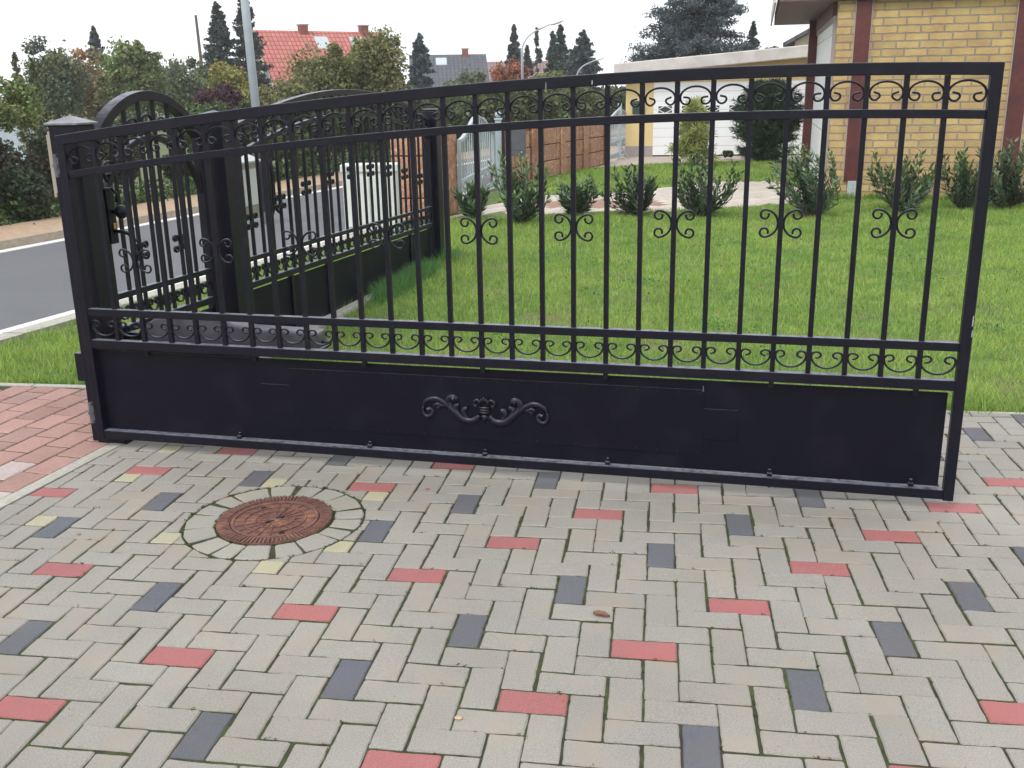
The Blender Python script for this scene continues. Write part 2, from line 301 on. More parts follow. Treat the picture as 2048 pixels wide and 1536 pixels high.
# ------------------------------------------------------------ driveway pavers in herringbone
CELLU = .1
meas = [  # lattice corner / cell-centre -> measured pixel, for the slight drift of the laid rows
 (0,0,990,1417),(2,1,1137,1385),(3,4,1223,1276),(5,3,1351.5,1320),(6,7,1414,1192.5),(8,6,1540,1228.5),(9,10,1580,1120),(11,9,1706.5,1151),(12,13,1726.5,1059),(14,12,1845,1086),
 (15,16,1858,1005),(17,15,1967.5,1027.5),(-11,2,312.5,1292.5),(-9,1,402.5,1332.5),(-8,5,573.5,1208.5),(-6,4,661,1242.5),(-5,8,798.5,1136.5),(-3,7,883.5,1163.5),(1,14,1149,1017.5),(3,13,1241.5,1038),
 (4,17,1296.5,965),(6,16,1387.5,984),(-8,-1,402.5,1421.5),(-7,-3,410,1520),(-5,2,685,1317.5),(-4,0,707.5,1398.5),(-2,5,917.5,1227.5),(-1,3,957.5,1294),(1,8,1116.5,1151),(2,6,1165.5,1207.5),
 (4,11,1294,1085),(5,9,1345,1132.5),(7,14,1448,1025),(8,12,1500.5,1067),(8,3,1568,1335),(9,1,1659,1422.5),(11,6,1744,1242.5),(12,4,1839,1316),(14,9,1899,1164),(15,7,1994,1225),
 (-19.5,10,109,1051),(-16.5,13,328,1001),(-13.5,16,518,957),(-10.5,19,685,918),(-6.5,11,760,1065),(-3.5,14,932,1010),(-.5,17,1090,960),(-15.5,2,40,1270),(-12.5,5,318,1192),
 (-17,6.5,121,1138),(-19,16.5,297,939),(-16,19.5,475,899),(-8,15.5,745,975),(-5,18.5,905,930),(19.5,25,1960,869),(10.5,16,1618,993),(19,18.5,2015,963)]
ML = np.array([(a, b) for a, b, _, _ in meas], float); MWp = np.array([P0(u, v)[:2] for _, _, u, v in meas])
def feat(L): x, y = L[:, 0] / 20, L[:, 1] / 20; return np.c_[np.ones(len(L)), x, y, x * x, x * y, y * y]
WC, *_ = np.linalg.lstsq(feat(ML), MWp, rcond=None)
def lat(x, y): return feat(np.array([[min(max(x, -26), 34), min(max(y, -14), 30)]]))[0] @ WC + np.array([x - min(max(x, -26), 34), y - min(max(y, -14), 30)]) * .1
KX = lambda y: -2.40 + .135 * y                      # left edge of the grey paving (against the kerb strip)
MH = P0(550, 1039)[:2]; RR = .355
def clip(poly, n, c):      # keep n.p >= c
    out = []
    for i in range(len(poly)):
        a, b = poly[i], poly[(i + 1) % len(poly)]; da = a @ n - c; db = b @ n - c
        if da >= 0: out.append(a)
        if da * db < 0: out.append(a + (b - a) * da / (da - db))
    return out
def area(p): return abs(sum(p[i][0] * p[(i + 1) % len(p)][1] - p[(i + 1) % len(p)][0] * p[i][1] for i in range(len(p)))) / 2
def paver(b, poly, col, zt=0.0, ch=.0035, h=.03):
    dn = []
    for i in range(len(poly)):
        a_, b_ = poly[i], poly[(i + 1) % len(poly)]; e_ = b_ - a_; L_ = float(np.linalg.norm(e_))
        if L_ < .012: dn.append(a_); continue
        k_ = max(2, int(L_ / .022)); nrm = np.array([-e_[1], e_[0]]) / L_; t0 = min(.2, .0035 / L_)
        dn += [a_ + e_ * t0]
        for q_ in range(1, k_): dn.append(a_ + e_ * (q_ / k_) + nrm * RNG.normal(.0002, .0007))
        dn.append(b_ - e_ * t0)
    poly = dn; n = len(poly); c = sum(poly) / n; ins = []
    for p in poly:
        d = c - p; ins.append(p + d / np.linalg.norm(d) * ch * 1.4)
    tilt = RNG.normal(0, .0022, 2); dz = RNG.normal(0, .0009)
    zf = lambda p: zt + dz + float((p - c) @ tilt)
    vs = [(p[0], p[1], zt - h) for p in poly] + [(p[0], p[1], zf(p) - ch) for p in poly] + [(p[0], p[1], zf(p)) for p in ins]
    fs = [(i, (i + 1) % n, n + (i + 1) % n, n + i) for i in range(n)] + [(n + i, n + (i + 1) % n, 2 * n + (i + 1) % n, 2 * n + i) for i in range(n)] + [tuple(range(2 * n, 3 * n))]
    b.add(vs, fs, 0, col)
pv = MB(); g = .0031
yellow = {(-10, 7), (-8, 9), (-15, 9), (-13, 15), (-21, 10), (-20, 15), (-20, 19), (-8, 14)}
redph = {0: 0, -12: 1, -24: 0, -36: 1, 12: 1, 24: 0}; bluph = {-5: 1, 7: 2, 19: 1, -17: 2, -29: 1}
def rc(base, s=.035):
    k = 1 + RNG.normal(0, s); t = RNG.normal(0, .004); return tuple(float(max(0, c * k + d)) for c, d in zip(base, (t * .5, t * .25, -t * .5)))
GREY = (.375, .356, .322); REDC = (.44, .165, .165); BLUC = (.145, .15, .175); YELC = (.50, .47, .33)
for X in range(-40, 56):
    for Y in range(-34, 34):
        t = (X - Y) % 4
        if t == 0: cells = [(X, Y), (X + 1, Y)]; hor = True
        elif t == 3: cells = [(X, Y), (X, Y + 1)]; hor = False
        else: continue
        d = X - Y; base = GREY
        if hor and d in redph and X % 3 == redph[d]: base = REDC
        if not hor and d in bluph and X % 3 == bluph[d]: base = BLUC
        if (X, Y) in ((-10, 7),): base = GREY
        pieces = [cells]
        if any(c in yellow for c in cells): pieces = [[cells[0]], [cells[1]]]
        for pc in pieces:
            x0 = min(c[0] for c in pc); x1 = max(c[0] for c in pc) + 1; y0 = min(c[1] for c in pc); y1 = max(c[1] for c in pc) + 1
            cs = [lat(x0, y0), lat(x1, y0), lat(x1, y1), lat(x0, y1)]; cen = sum(cs) / 4
            if cen[1] > 2.86 or cen[1] < -3.3 or cen[0] < KX(cen[1]) - .12 or cen[0] > 5.2: continue
            j = RNG.normal(0, .0011, (4, 2)); jo = RNG.normal(0, .0016, 2); poly = []
            ex = (cs[1] - cs[0]); ex /= np.linalg.norm(ex); ey = (cs[3] - cs[0]); ey /= np.linalg.norm(ey)
            for k, (sx, sy) in enumerate(((1, 1), (-1, 1), (-1, -1), (1, -1))): poly.append(cs[k] + ex * sx * g + ey * sy * g + j[k] + jo)
            nk = np.array([1, -.135]) / math.hypot(1, .135); poly = clip(poly, nk, (np.array([KX(0) + .003, 0]) @ nk))
            if len(poly) > 2: poly = clip(poly, np.array([0., -1.]), -2.80)
            dd = cen - MH; r = np.linalg.norm(dd)
            if base is REDC and r < RR + .1: base = GREY
            if len(poly) > 2 and r < RR + .16:
                poly = clip(poly, dd / r, float(MH @ dd / r) + RR)
            if len(poly) < 3 or area(poly) < .0012: continue
            cc = YELC if pc[0] in yellow and len(pc) == 1 else (GREY if len(pc) == 1 and base is not REDC else base)
            paver(pv, poly, rc(cc, .022 if cc is GREY else .03))
# ring of wedge-cut pavers around the manhole
na = 17; RI = .236; ang = 0.15
wd = [RNG.uniform(.7, 1.15) for _ in range(na)]; tot = sum(wd)
for k in range(na):
    da = 2 * PI * wd[k] / tot; a0 = ang + .010; a1 = ang + da - .010 - (.04 if k % 3 == 0 else 0); ang += da
    q = [MH + np.array([math.cos(a), math.sin(a)]) * r for a, r in ((a0, RI), (a0 + .008, RR - .009), ((a0 + a1) / 2, RR - .004), (a1 - .012, RR - .009), (a1, RI))]
    q = [q[0], q[1], q[2], q[3], q[4]]; paver(pv, [q[0], q[4], q[3], q[2], q[1]], rc((.395, .385, .34), .03))
tag(pv.build('driveway_paving', PAVE), kind='structure')
sheet('paving_bed', [(-3.9, -3.6), (5.4, -3.6), (5.4, 2.84), (-3.9, 2.84)], -.0045, JOINT)
# kerb strip, brick footway left of it
kb = MB(); y = -3.4
while y < 2.83:
    y2 = min(y + 1.0, 2.84); kb.prism([(KX(y) - .072, y), (KX(y) - .004, y), (KX(y2) - .004, y2 - .004), (KX(y2) - .072, y2 - .004)], -.05, .002); y = y2
tag(kb.build('kerb', KERB, bevel=.003), kind='structure')
kb = MB(); x = -4.2
while x < -2.2:
    kb.box(x, x + .495, 2.80, 2.845, -.05, .004); x += .5
for k in range(14): kb.box(.2 + k * .5 - 2.2, .2 + k * .5 - 1.705, 2.806, 2.842, -.05, -.003)
tag(kb.build('kerb', KERB, bevel=.003), kind='structure')
rb = MB(); u = np.array([.135, 1]) / math.hypot(.135, 1); nn = np.array([-u[1], u[0]])
for r_ in range(22):
    for k in range(-26, 24):
        o_ = np.array([KX(0) - .072, 0]) + nn * (r_ * .152) + u * (k * .214 + (r_ % 2) * .107 + .02)
        q = [o_ + u * .004 + nn * .004, o_ + u * .209 + nn * .004, o_ + u * .209 + nn * .147, o_ + u * .004 + nn * .147]
        c = sum(q) / 4
        if c[1] > 2.84 or c[1] < -3.3 or c[0] < -4.4: continue
        q = clip([q[0], q[1], q[2], q[3]], np.array([0., -1.]), -2.795)
        if len(q) < 3 or area(q) < .001: continue
        base = (.42, .25, .215) if RNG.random() < .75 else (.38, .235, .205)
        if (r_, k) in ((0, 5), (1, 6)): base = (.5, .42, .40)
        paver(rb, q, rc(base, .07), ch=.005)
tag(rb.build('footway_paving', RBRICK), kind='structure')

# ------------------------------------------------------------ manhole cover
mh = empty('manhole_cover', (MH[0], MH[1], .0045), .55, 'round rusty cast iron manhole cover ringed by cut grey pavers', 'manhole cover')
b = MB(); N = 72
def ringf(b, r0, r1, z0, z1, n=N, mi=0):
    vs = []; fs = []
    for k in range(n):
        a = 2 * PI * k / n; c, s_ = math.cos(a), math.sin(a)
        vs += [(r0 * c, r0 * s_, z0), (r0 * c, r0 * s_, z1), (r1 * c, r1 * s_, z1), (r1 * c, r1 * s_, z0)]
    for k in range(n):
        j = (k + 1) % n
        for q in range(3): fs.append((k * 4 + q, k * 4 + q + 1, j * 4 + q + 1, j * 4 + q))
    b.add(vs, fs, mi)
ringf(b, .176, .226, -.03, -.003)
for k in range(84):
    a = 2 * PI * (k + RNG.uniform(-.1, .1)) / 84; M = Matrix.Rotation(a, 4, 'Z'); b.box(.183, .224, -.0042, .0042, -.01, .0035, M=M)
b.build('frame', RUST, mh)
b = MB(); poly = [(.172 * math.cos(2 * PI * k / N), .172 * math.sin(2 * PI * k / N)) for k in range(N)]; b.prism(poly, -.03, -.007)
for r0, r1 in ((.160, .171), (.118, .123), (.075, .079)): ringf(b, r0, r1, -.01, -.0008)
for k in range(20):
    a = 2 * PI * k / 20; M = Matrix.Rotation(a, 4, 'Z'); b.box(.022 if k % 2 else .05, .160, -.0016, .0016, -.01, -.0022, M=M)
ringf(b, 0.001, .024, -.01, -.0035, 20)
b.build('lid', RUST, mh)
HOLE = mat('hole_dark', (.01, .008, .006), (.03, .02, .015), 40, .9)
for (cx, cy, sx_, sy_) in ((.022, .012, .018, .008), (-.022, -.012, .018, .008), (.0, -.135, .011, .011), (-.02, .137, .011, .006)):
    b = MB(); b.prism([(cx + sx_ * math.cos(2 * PI * k / 14), cy + sy_ * math.sin(2 * PI * k / 14)) for k in range(14)], -.01, -.0022); b.build('lifting_hole', HOLE, mh)

# ------------------------------------------------------------ scroll shapes (local xz plane)
def scroll_pts(R, r, half, curl=235, n1=14, n2=12):
    h = math.radians(half); right = []
    for i in range(n1 + 1):
        a = PI / 2 - h * i / n1; right.append((R * math.cos(a), R * math.sin(a)))
    ae = PI / 2 - h; cx, cz = (R - r) * math.cos(ae), (R - r) * math.sin(ae)
    for i in range(1, n2 + 1):
        a = ae - math.radians(curl) * i / n2; rr = r * (1 - .28 * i / n2); right.append((cx + rr * math.cos(a), cz + rr * math.sin(a)))
    left = [(-x, z) for x, z in right[1:]][::-1]
    return left + right
def scroll_mesh(R, r, half, thick=.0056, curl=235, rot=0, flat=1.35, sx=1.0):
    p = scroll_pts(R, r, half, curl); c, s_ = math.cos(rot), math.sin(rot)
    b = MB(); b.tube([((x * c - z * s_) * sx, 0, x * s_ + z * c) for x, z in p], thick, 6, squash=flat)
    o = b.build('tmp', BLACK, smooth=True); me = o.data; bpy.data.objects.remove(o); return me
def crom(P, k=4):
    Q = []
    for i in range(len(P) - 1):
        p0, p1, p2, p3 = P[max(i - 1, 0)], P[i], P[i + 1], P[min(i + 2, len(P) - 1)]
        for q in range(k):
            t = q / k; Q.append(tuple(.5 * (2 * b_ + (c_ - a_) * t + (2 * a_ - 5 * b_ + 4 * c_ - d_) * t * t + (-a_ + 3 * b_ - 3 * c_ + d_) * t ** 3) for a_, b_, c_, d_ in zip(p0, p1, p2, p3)))
    return Q + [P[-1]]
def forged(a, ky, tail, flip, thick, jit=0.0):
    R_ = [(math.cos(t), ky * math.sin(t)) for t in np.linspace(PI / 2, 0.12, 7)] + crom([(1.0, 0)] + tail, 3)
    pts = [(-x, z) for x, z in R_[1:]][::-1] + R_
    b = MB(); b.tube([(x * a, 0, z * a * flip) for x, z in pts], thick, 6, squash=1.7); o = b.build('tmp', BLACK, smooth=True); me = o.data; bpy.data.objects.remove(o); return me
def put(me, name, parent, loc, ry=0, sc=1):
    me.name = name
    o = bpy.data.objects.new(name, me); COL.objects.link(o); o.parent = parent; o.location = loc; o.rotation_euler = (0, ry, 0); o.scale = (sc, 1, sc); return o

# ------------------------------------------------------------ the big opened gate leaf
gate = empty('swing_gate', (GO[0], GO[1], 0), GA, 'black wrought iron driveway gate leaf standing open across the paved drive', 'gate')
lo = [236.8,290.4,344.6,397.4,453,508,562,617,674,729.7,787.4,846.5,904.6,965.2,1026,1087.4,1149.5,1213.3,1277.9,1341.9,1407.8,1476.3,1544.9,1616.1,1689.2,1760.8,1837.7]
up = {1:(189,306),2:(242,297),3:(297,288),4:(350.5,285),7:(520.4,253),8:(580.5,250),9:(639,245),10:(697.5,245),11:(759.5,234),12:(821.6,228),13:(886,222.5),14:(950.5,219.6),15:(1015,216.7),16:(1080.3,210.8),17:(1145,210.8),18:(1214,203),19:(1282.9,198.7),20:(1353,196.6),21:(1425.6,194.5),22:(1501.2,192.4),23:(1575.5,190.3),24:(1653.2,188),25:(1731.3,188),26:(1810.7,186),27:(1890.4,184)}
loY = np.interp(lo, [236.8, 674, 1213, 1837.7], [677, 699.6, 726.6, 756.9])
ba_lo = [G(x, y)[0] for x, y in zip(lo, loY)]
ba_up = [G(*up[i])[0] if i in up else None for i in range(1, 28)]
for i in range(27):
    if ba_up[i] is None: ba_up[i] = ba_lo[i] + (ba_up[3] - ba_lo[3] if ba_up[3] is not None else 0)
BA = [(a + b_) / 2 for a, b_ in zip(ba_lo, ba_up)]
AX0, AX1 = -.040, 3.752
topx = [-.06, .409, .887, 1.466, 2.013, 2.51, 2.984, 3.431, 3.77]; topz = [1.461, 1.515, 1.573, 1.619, 1.659, 1.683, 1.695, 1.694, 1.689]
ct = np.polyfit(topx, topz, 3); zt = lambda x: float(np.polyval(ct, x))
r3x = [-.007, .387, .871, 1.457, 2.01, 2.513, 2.993, 3.446, 3.712]; r3z = [1.311, 1.351, 1.417, 1.463, 1.503, 1.527, 1.532, 1.529, 1.533]
c3_ = np.polyfit(r3x, r3z, 3); z3 = lambda x: float(np.polyval(c3_, x))
R1, R2 = .683, .536    # top edges of the two straight rails
b = MB()
xs = np.linspace(AX0 - .02, AX1 + .02, 40); b.sweep([(x, zt(x) - .022) for x in xs], .042, .044)
b.box(AX0 - .02, AX0 + .02, -.0205, .0205, .046, zt(AX0) - .04); b.box(AX1 - .02, AX1 + .02, -.0205, .0205, .046, zt(AX1) - .04)
b.box(AX0 + .02, AX1 - .02, -.019, .019, .050, .090)
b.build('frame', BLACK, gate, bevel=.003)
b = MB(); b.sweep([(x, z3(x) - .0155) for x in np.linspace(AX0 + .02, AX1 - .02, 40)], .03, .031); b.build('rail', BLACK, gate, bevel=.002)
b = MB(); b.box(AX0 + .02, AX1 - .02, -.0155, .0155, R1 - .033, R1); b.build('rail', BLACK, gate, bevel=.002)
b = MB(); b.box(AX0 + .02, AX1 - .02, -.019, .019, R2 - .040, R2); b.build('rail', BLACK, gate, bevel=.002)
for i, a in enumerate(BA):
    b = MB(); e = (ba_up[i] - ba_lo[i]) * .3; h = .0095
    def seg(z0, z1):
        x0 = a + e * (z0 - .9); x1 = a + e * (z1 - .9)
        b.add([(x0 - h, -h, z0), (x0 + h, -h, z0), (x0 + h, h, z0), (x0 - h, h, z0), (x1 - h, -h, z1), (x1 + h, -h, z1), (x1 + h, h, z1), (x1 - h, h, z1)],
              [(0, 3, 2, 1), (4, 5, 6, 7), (0, 1, 5, 4), (1, 2, 6, 5), (2, 3, 7, 6), (3, 0, 4, 7)])
    seg(R2 + .0005, R1 - .0335); seg(R1 + .0005, z3(a) - .0315); seg(z3(a) + .0005, zt(a) - .0445)
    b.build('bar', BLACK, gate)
ed = [AX0 + .02] + BA + [AX1 - .02]
ms_ups = [forged(.058, .68, [(.97, -.2), (.85, -.38), (.66, -.45), (.47, -.38 + j), (.37, -.22), (.42, -.07), (.58, -.01), (.78 - j, .03 + j)], 1, .0040) for j in (0, .03, -.03)]
ms_los = [forged(.058, .82, [(.98, -.08), (.90, -.22), (.72, -.29), (.50, -.25), (.38 + j, -.10), (.45, .04), (.60, .11), (.72 + j, .12 + j)], -1, .0042) for j in (0, .03, -.03)]
ms_c = scroll_mesh(.052, .0185, 84, curl=300, thick=.0044)
for i in range(28):
    x0, x1 = ed[i], ed[i + 1]; m_ = (x0 + x1) / 2; wdt = (x1 - x0 - (.019 if 0 < i < 27 else .0095)); sc = wdt / .1165
    ang_ = math.atan2(z3(x1) - z3(x0), x1 - x0)
    zc = z3(m_) + (G(1752, 185)[1] - z3(G(1752, 185)[0]))
    put(ms_ups[i % 3], 'top_scroll', gate, (m_, 0, z3(m_) + .49 * (zt(m_) - .044 - z3(m_))), -ang_, sc)
    put(ms_los[(i * 2) % 3], 'bottom_scroll', gate, (m_, 0, R2 + .61 * (R1 - .033 - R2)), 0, sc)
CY = dict(zip(range(2, 27, 3), ((267, 522), (435, 502), (602, 487), (765, 472), (958, 462), (1147, 455), (1347, 448), (1560, 447), (1785, 447))))
for i in range(2, 27, 3):
    a = BA[i - 1]; zc = G(*CY[i])[1]
    put(ms_c, 'centre_scroll', gate, (a + .0625, 0, zc), -PI / 2); put(ms_c, 'centre_scroll', gate, (a - .0625, 0, zc), PI / 2)
# sheet panel with stepped overlay and clips
pl, pt = G(300, 700)[0], G(1903, 790); px1 = pt[0] - .01; ptop = pt[1] + .005; pb = .078
b = MB(); b.box(-.018, px1, .0145, .0175, .0925, ptop)
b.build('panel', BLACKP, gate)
b = MB()
cxs = (G(578, 800)[0], G(1407, 840)[0]); zs = (G(1000, 760)[1], G(1000, 884)[1]); zs2 = (G(550, 770)[1], G(550, 825)[1]); ox = (G(522, 800)[0], G(1475, 845)[0])
th = .006
b.prism([(cxs[0], zs[1]), (cxs[1], zs[1]), (cxs[1], zs2[1]), (ox[1], zs2[1]), (ox[1], zs2[0]), (cxs[1], zs2[0]), (cxs[1], zs[0]), (cxs[0], zs[0]), (cxs[0], zs2[0]), (ox[0], zs2[0]), (ox[0], zs2[1]), (cxs[0], zs2[1])], 0, th,
        M=Matrix(((1, 0, 0, 0), (0, 0, -1, .0143), (0, 1, 0, 0), (0, 0, 0, 1))))
zi = .028; b2 = MB()
b2.prism([(cxs[0] + zi, zs[1] + zi), (cxs[1] - zi, zs[1] + zi), (cxs[1] - zi, zs[0] - zi), (cxs[0] + zi, zs[0] - zi)], 0, .002, M=Matrix(((1, 0, 0, 0), (0, 0, -1, .0081), (0, 1, 0, 0), (0, 0, 0, 1))))
b.build('panel_overlay', BLACKP, gate, bevel=.001)
b = MB()
x = cxs[0] + .04
while x < cxs[1]:
    for z in (zs[0] - .013, zs[1] + .013): b.sphere((x, .0080, z), (.0028, .0016, .0028), 4)
    x += .085
b.build('rivets', BLACK, gate, smooth=True)
b = MB()
for px in (480, 740, 970, 1215, 1538, 1820):
    a = G(px, 905 + (px - 740) * .07)[0]
    b.box(a - .010, a + .010, -.006, .0140, .0905, .104); b.box(a - .006, a + .006, .002, .0140, .104, .118)
b.build('panel_clip', BLACK, gate, bevel=.002)
b = MB()
for i in (2, 6, 10, 14, 18, 23, 27): b.box(BA[i - 1] - .0095, BA[i - 1] + .0095, -.004, .0143, ptop - .012, R2 - .0405)
b.build('panel_stub', BLACK, gate)
# paint chips and scratches on the frame
CHIP = mat('paint_chip', (.35, .34, .33), (.5, .49, .48), 60, .8)
b = MB()
for (u_, v_, w_, h_) in ((1944, 640, .004, .045), (1942, 665, .003, .03), (1186, 165, .004, .018), (1094, 172, .002, .03), (1407, 775, .0015, .03)):
    a, z = G(u_, v_); b.add([(a - w_ / 2, -.0212, z - h_ / 2), (a + w_ / 2, -.0212, z - h_ / 2 * .6), (a + w_ * .3, -.0212, z + h_ / 2), (a - w_ * .4, -.0212, z + h_ / 2 * .8)], [(0, 1, 2, 3)])
b.build('paint_scratches', CHIP, gate)
# cast ornament
def ornp(x, y): return G(780 + x * 380 / 2048, 740 + y * 160 / 862)
oc = ornp(1012, 440)[0]; ozc = ornp(1012, 440)[1]
curves = [([(960,492),(905,540),(840,548),(770,520),(700,455),(630,395),(570,345),(500,312),(430,315),(375,345),(352,395)], [9,15,16,16,15,13,12,13,13,10,5]),
 ([(352,395),(352,450),(375,490),(410,500),(445,480),(455,445),(430,420),(405,432)], [5,7,9,10,10,9,9,13]),
 ([(860,545),(810,510),(785,455),(795,420),(825,425)], [5,11,12,12,15]), ([(780,525),(730,470),(700,420),(705,385),(740,385)], [5,11,12,12,15]),
 ([(710,470),(650,400),(620,345),(640,300),(685,295),(700,325)], [5,12,13,15,18,16]), ([(640,410),(600,370),(575,335)], [6,12,5]),
 ([(600,385),(550,385),(510,370),(475,385)], [4,10,12,9]), ([(560,395),(525,400),(515,425)], [4,9,8])]
b = MB()
for pts_, rr in curves:
    P = [ornp(*p) for p in pts_]
    # densify
    Q = []; RQ = []
    for i in range(len(P) - 1):
        p0 = P[max(i - 1, 0)]; p1 = P[i]; p2 = P[i + 1]; p3 = P[min(i + 2, len(P) - 1)]
        for k in range(4):
            t = k / 4; f = lambda a, b_, c, d_: .5 * ((2 * b_) + (-a + c) * t + (2 * a - 5 * b_ + 4 * c - d_) * t * t + (-a + 3 * b_ - 3 * c + d_) * t ** 3)
            Q.append((f(p0[0], p1[0], p2[0], p3[0]), f(p0[1], p1[1], p2[1], p3[1]))); RQ.append(rr[i] + (rr[i + 1] - rr[i]) * t)
    Q.append(P[-1]); RQ.append(rr[-1]); sc_ = .00040
    for mir in (1, -1):
        zoff = 0
        b.tube([(oc + mir * (x - oc), .006, z + (0 if mir == 1 else 0)) for x, z in Q], [r_ * sc_ * 2.7 for r_ in RQ], 8, squash=.9)
# centre crown: bands, fan, curls, tail
def oz(y): return ornp(1012, y)[1]
pxm = .19 * .00215
for k, yy in enumerate((408, 435, 462)): b.sphere((oc, .006, oz(yy)), (.027 - .0015 * k, .013, .0072), 8)
for dx, yy, r_ in ((0, 322, .0085), (-.011, 332, .0068), (.011, 332, .0068), (-.018, 350, .006), (.018, 350, .006)): b.sphere((oc + dx, .004, oz(yy)), (r_ * .85, .010, r_ * 1.7), 8)
for mir in (1, -1):
    b.tube([(oc + mir * x * .00040, .006, oz(y_)) for x, y_ in ((30, 390), (45, 350), (75, 330), (105, 340), (118, 370), (105, 398), (82, 392))], [.005, .007, .008, .008, .007, .008, .009], 8, squash=.9)
    b.tube([(oc + mir * x * .00040, .007, oz(y_)) for x, y_ in ((5, 490), (22, 515), (30, 545))], [.008, .008, .003], 8, squash=.7)
b.tube([(oc, .006, oz(485)), (oc, .005, oz(530)), (oc, .007, oz(582))], [.009, .010, .003], 8, squash=.7)
b.build('ornament', ORN, gate, smooth=True)
# hinges on the left stile
for z in (.17, 1.33):
    b = MB(); b.tube([(AX0 - .045, 0, z - .05), (AX0 - .045, 0, z + .05)], .013, 12); b.tube([(AX0 - .045, 0, z - .008), (AX0 - .045, 0, z + .008)], .018, 12)
    b.box(AX0 - .045, AX0 - .02, -.008, .008, z - .035, z + .035); b.build('hinge', OPER, gate, smooth=False)

# ------------------------------------------------------------ gate operator behind the leaf
opx0, opx1 = G(300, 660)[0], G(628, 665)[0] + .02
op = empty('gate_operator', (GO[0] + .09 * -GD[1] * 0 - GD[1] * .11, GO[1] + GD[0] * .11, 0), GA, 'dark grey swing gate motor with a humped casing mounted low behind the gate leaf', 'gate motor')
b = MB(); oz0, oz1 = .465, .600
prof = [(.42, oz0 + .005), (1.05, oz0 + .01), (1.05, .575), (.70, .582), (.62, .60), (.55, .628), (.36, .632), (.22, .615), (.14, .56), (.13, oz0 + .02)]
b.prism(prof, 0, .095, M=Matrix(((1, 0, 0, 0), (0, 0, -1, .13), (0, 1, 0, 0), (0, 0, 0, 1)))); b.build('casing', OPER, op, bevel=.012)
b = MB(); b.box(.02, .2, .06, .10, .50, .53); b.tube([(.03, .08, .47), (.03, .08, .56)], .02, 12); b.build('mounting_arm', BLACK, op, bevel=.003)
b = MB(); b.tube([(1.051, .08, .52), (1.09, .08, .52)], .013, 10); b.box(1.075, 1.09, -.085, .08, .505, .515); b.build('push_rod', BLACK, op)

# ------------------------------------------------------------ posts of the fence line
dzf = lambda s: -.028 * (s - .3)
def locF(s, n=0, z=0): return (FO[0] + FD[0] * s - FD[1] * n, FO[1] + FD[1] * s + FD[0] * n, z)   # n > 0: street side
# hinge post
pp = empty('gate_post', (-2.243, 2.01, 0), GA, 'square black gate post with pyramid cap and beige intercom, nearest the camera', 'post', 'square posts of the black fence')
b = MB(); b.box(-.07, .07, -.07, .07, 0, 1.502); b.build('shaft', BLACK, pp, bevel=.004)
b = MB(); q_ = .082; b.add([(-q_, -q_, 1.503), (q_, -q_, 1.503), (q_, q_, 1.503), (-q_, q_, 1.503), (-q_, -q_, 1.511), (q_, -q_, 1.511), (q_, q_, 1.511), (-q_, q_, 1.511), (0, 0, 1.543)],
      [(3, 2, 1, 0), (0, 1, 5, 4), (1, 2, 6, 5), (2, 3, 7, 6), (3, 0, 4, 7), (4, 5, 8), (5, 6, 8), (6, 7, 8), (7, 4, 8)])
b.build('cap', mat('cap_metal', (.14, .14, .16), (.22, .22, .25), 20, .3, metal=.4), pp)
b = MB(); b.box(-.088, -.071, -.06, .06, 1.20, 1.475); b.box(-.104, -.0885, -.05, .05, 1.18, 1.46); b.build('intercom', BEIGE, pp, bevel=.003)
b = MB(); b.box(-.03, .12, -.085, .09, 0, .035); b.build('foot_plate', BLACK, pp, bevel=.003)
b = MB(); b.box(-.115, -.0705, -.06, .05, .30, .44); b.box(-.122, -.1155, -.045, .035, .315, .425); b.build('junction_box', BLACK, pp, bevel=.006)

# pedestrian gate
pg = empty('garden_gate', (FO[0], FO[1], 0), FANG, 'narrow black pedestrian gate with full round arch top and ball knob', 'gate')
S0, S1 = .235, 1.215; CX, CZ, RO, RIN = .735, 1.02, .615, .485
def arcpts(c, z, r, a0, a1, n=40): return [(c + r * math.cos(a0 + (a1 - a0) * i / n), z + r * math.sin(a0 + (a1 - a0) * i / n)) for i in range(n + 1)]
hw = (S1 - S0) / 2 - .02; ao = math.acos(hw / RO)
b = MB(); b.sweep(arcpts(CX, CZ, RO, PI - ao, ao), .06, .048)
zj = CZ + RO * math.sin(ao)
b.box(S0, S0 + .04, -.022, .022, .06, zj + .01); b.box(S1 - .04, S1, -.022, .022, .06, zj + .01); b.build('frame', BLACK, pg, bevel=.003, dz=dzf)
b = MB(); b.sweep(arcpts(CX, CZ - .08, RIN, PI - .12, .12), .03, .028); b.build('inner_arch', BLACK, pg, bevel=.002, dz=dzf)
for z0, z1 in ((.650, .680), (.475, .513)):
    b = MB(); b.box(S0 + .04, S1 - .04, -.018, .018, z0, z1); b.build('rail', BLACK, pg, bevel=.002, dz=dzf)
b = MB(); b.box(S0 + .04, S1 - .04, -.003, .003, .07, .45); b.build('panel', BLACKP, pg, dz=dzf)
b = MB(); b.box(S0 + .04, S1 - .04, -.018, .018, .06, .0695); b.build('rail', BLACK, pg, dz=dzf)
nb_ = 6; step = (S1 - S0 - .08) / (nb_ + 1); psc = [S0 + .04 + step * (i + 1) for i in range(nb_)]
for s in psc:
    b = MB(); d = abs(s - CX); zi_ = CZ - .08 + math.sqrt(max(RIN ** 2 - d * d, 0)); zo = CZ + math.sqrt(RO ** 2 - d * d) - .02
    for z0, z1 in ((.5135, .6495), (.6805, zi_ - .014), (zi_ + .014, zo)): b.box(s - .008, s + .008, -.008, .008, z0, z1)
    b.build('bar', BLACK, pg, dz=dzf)
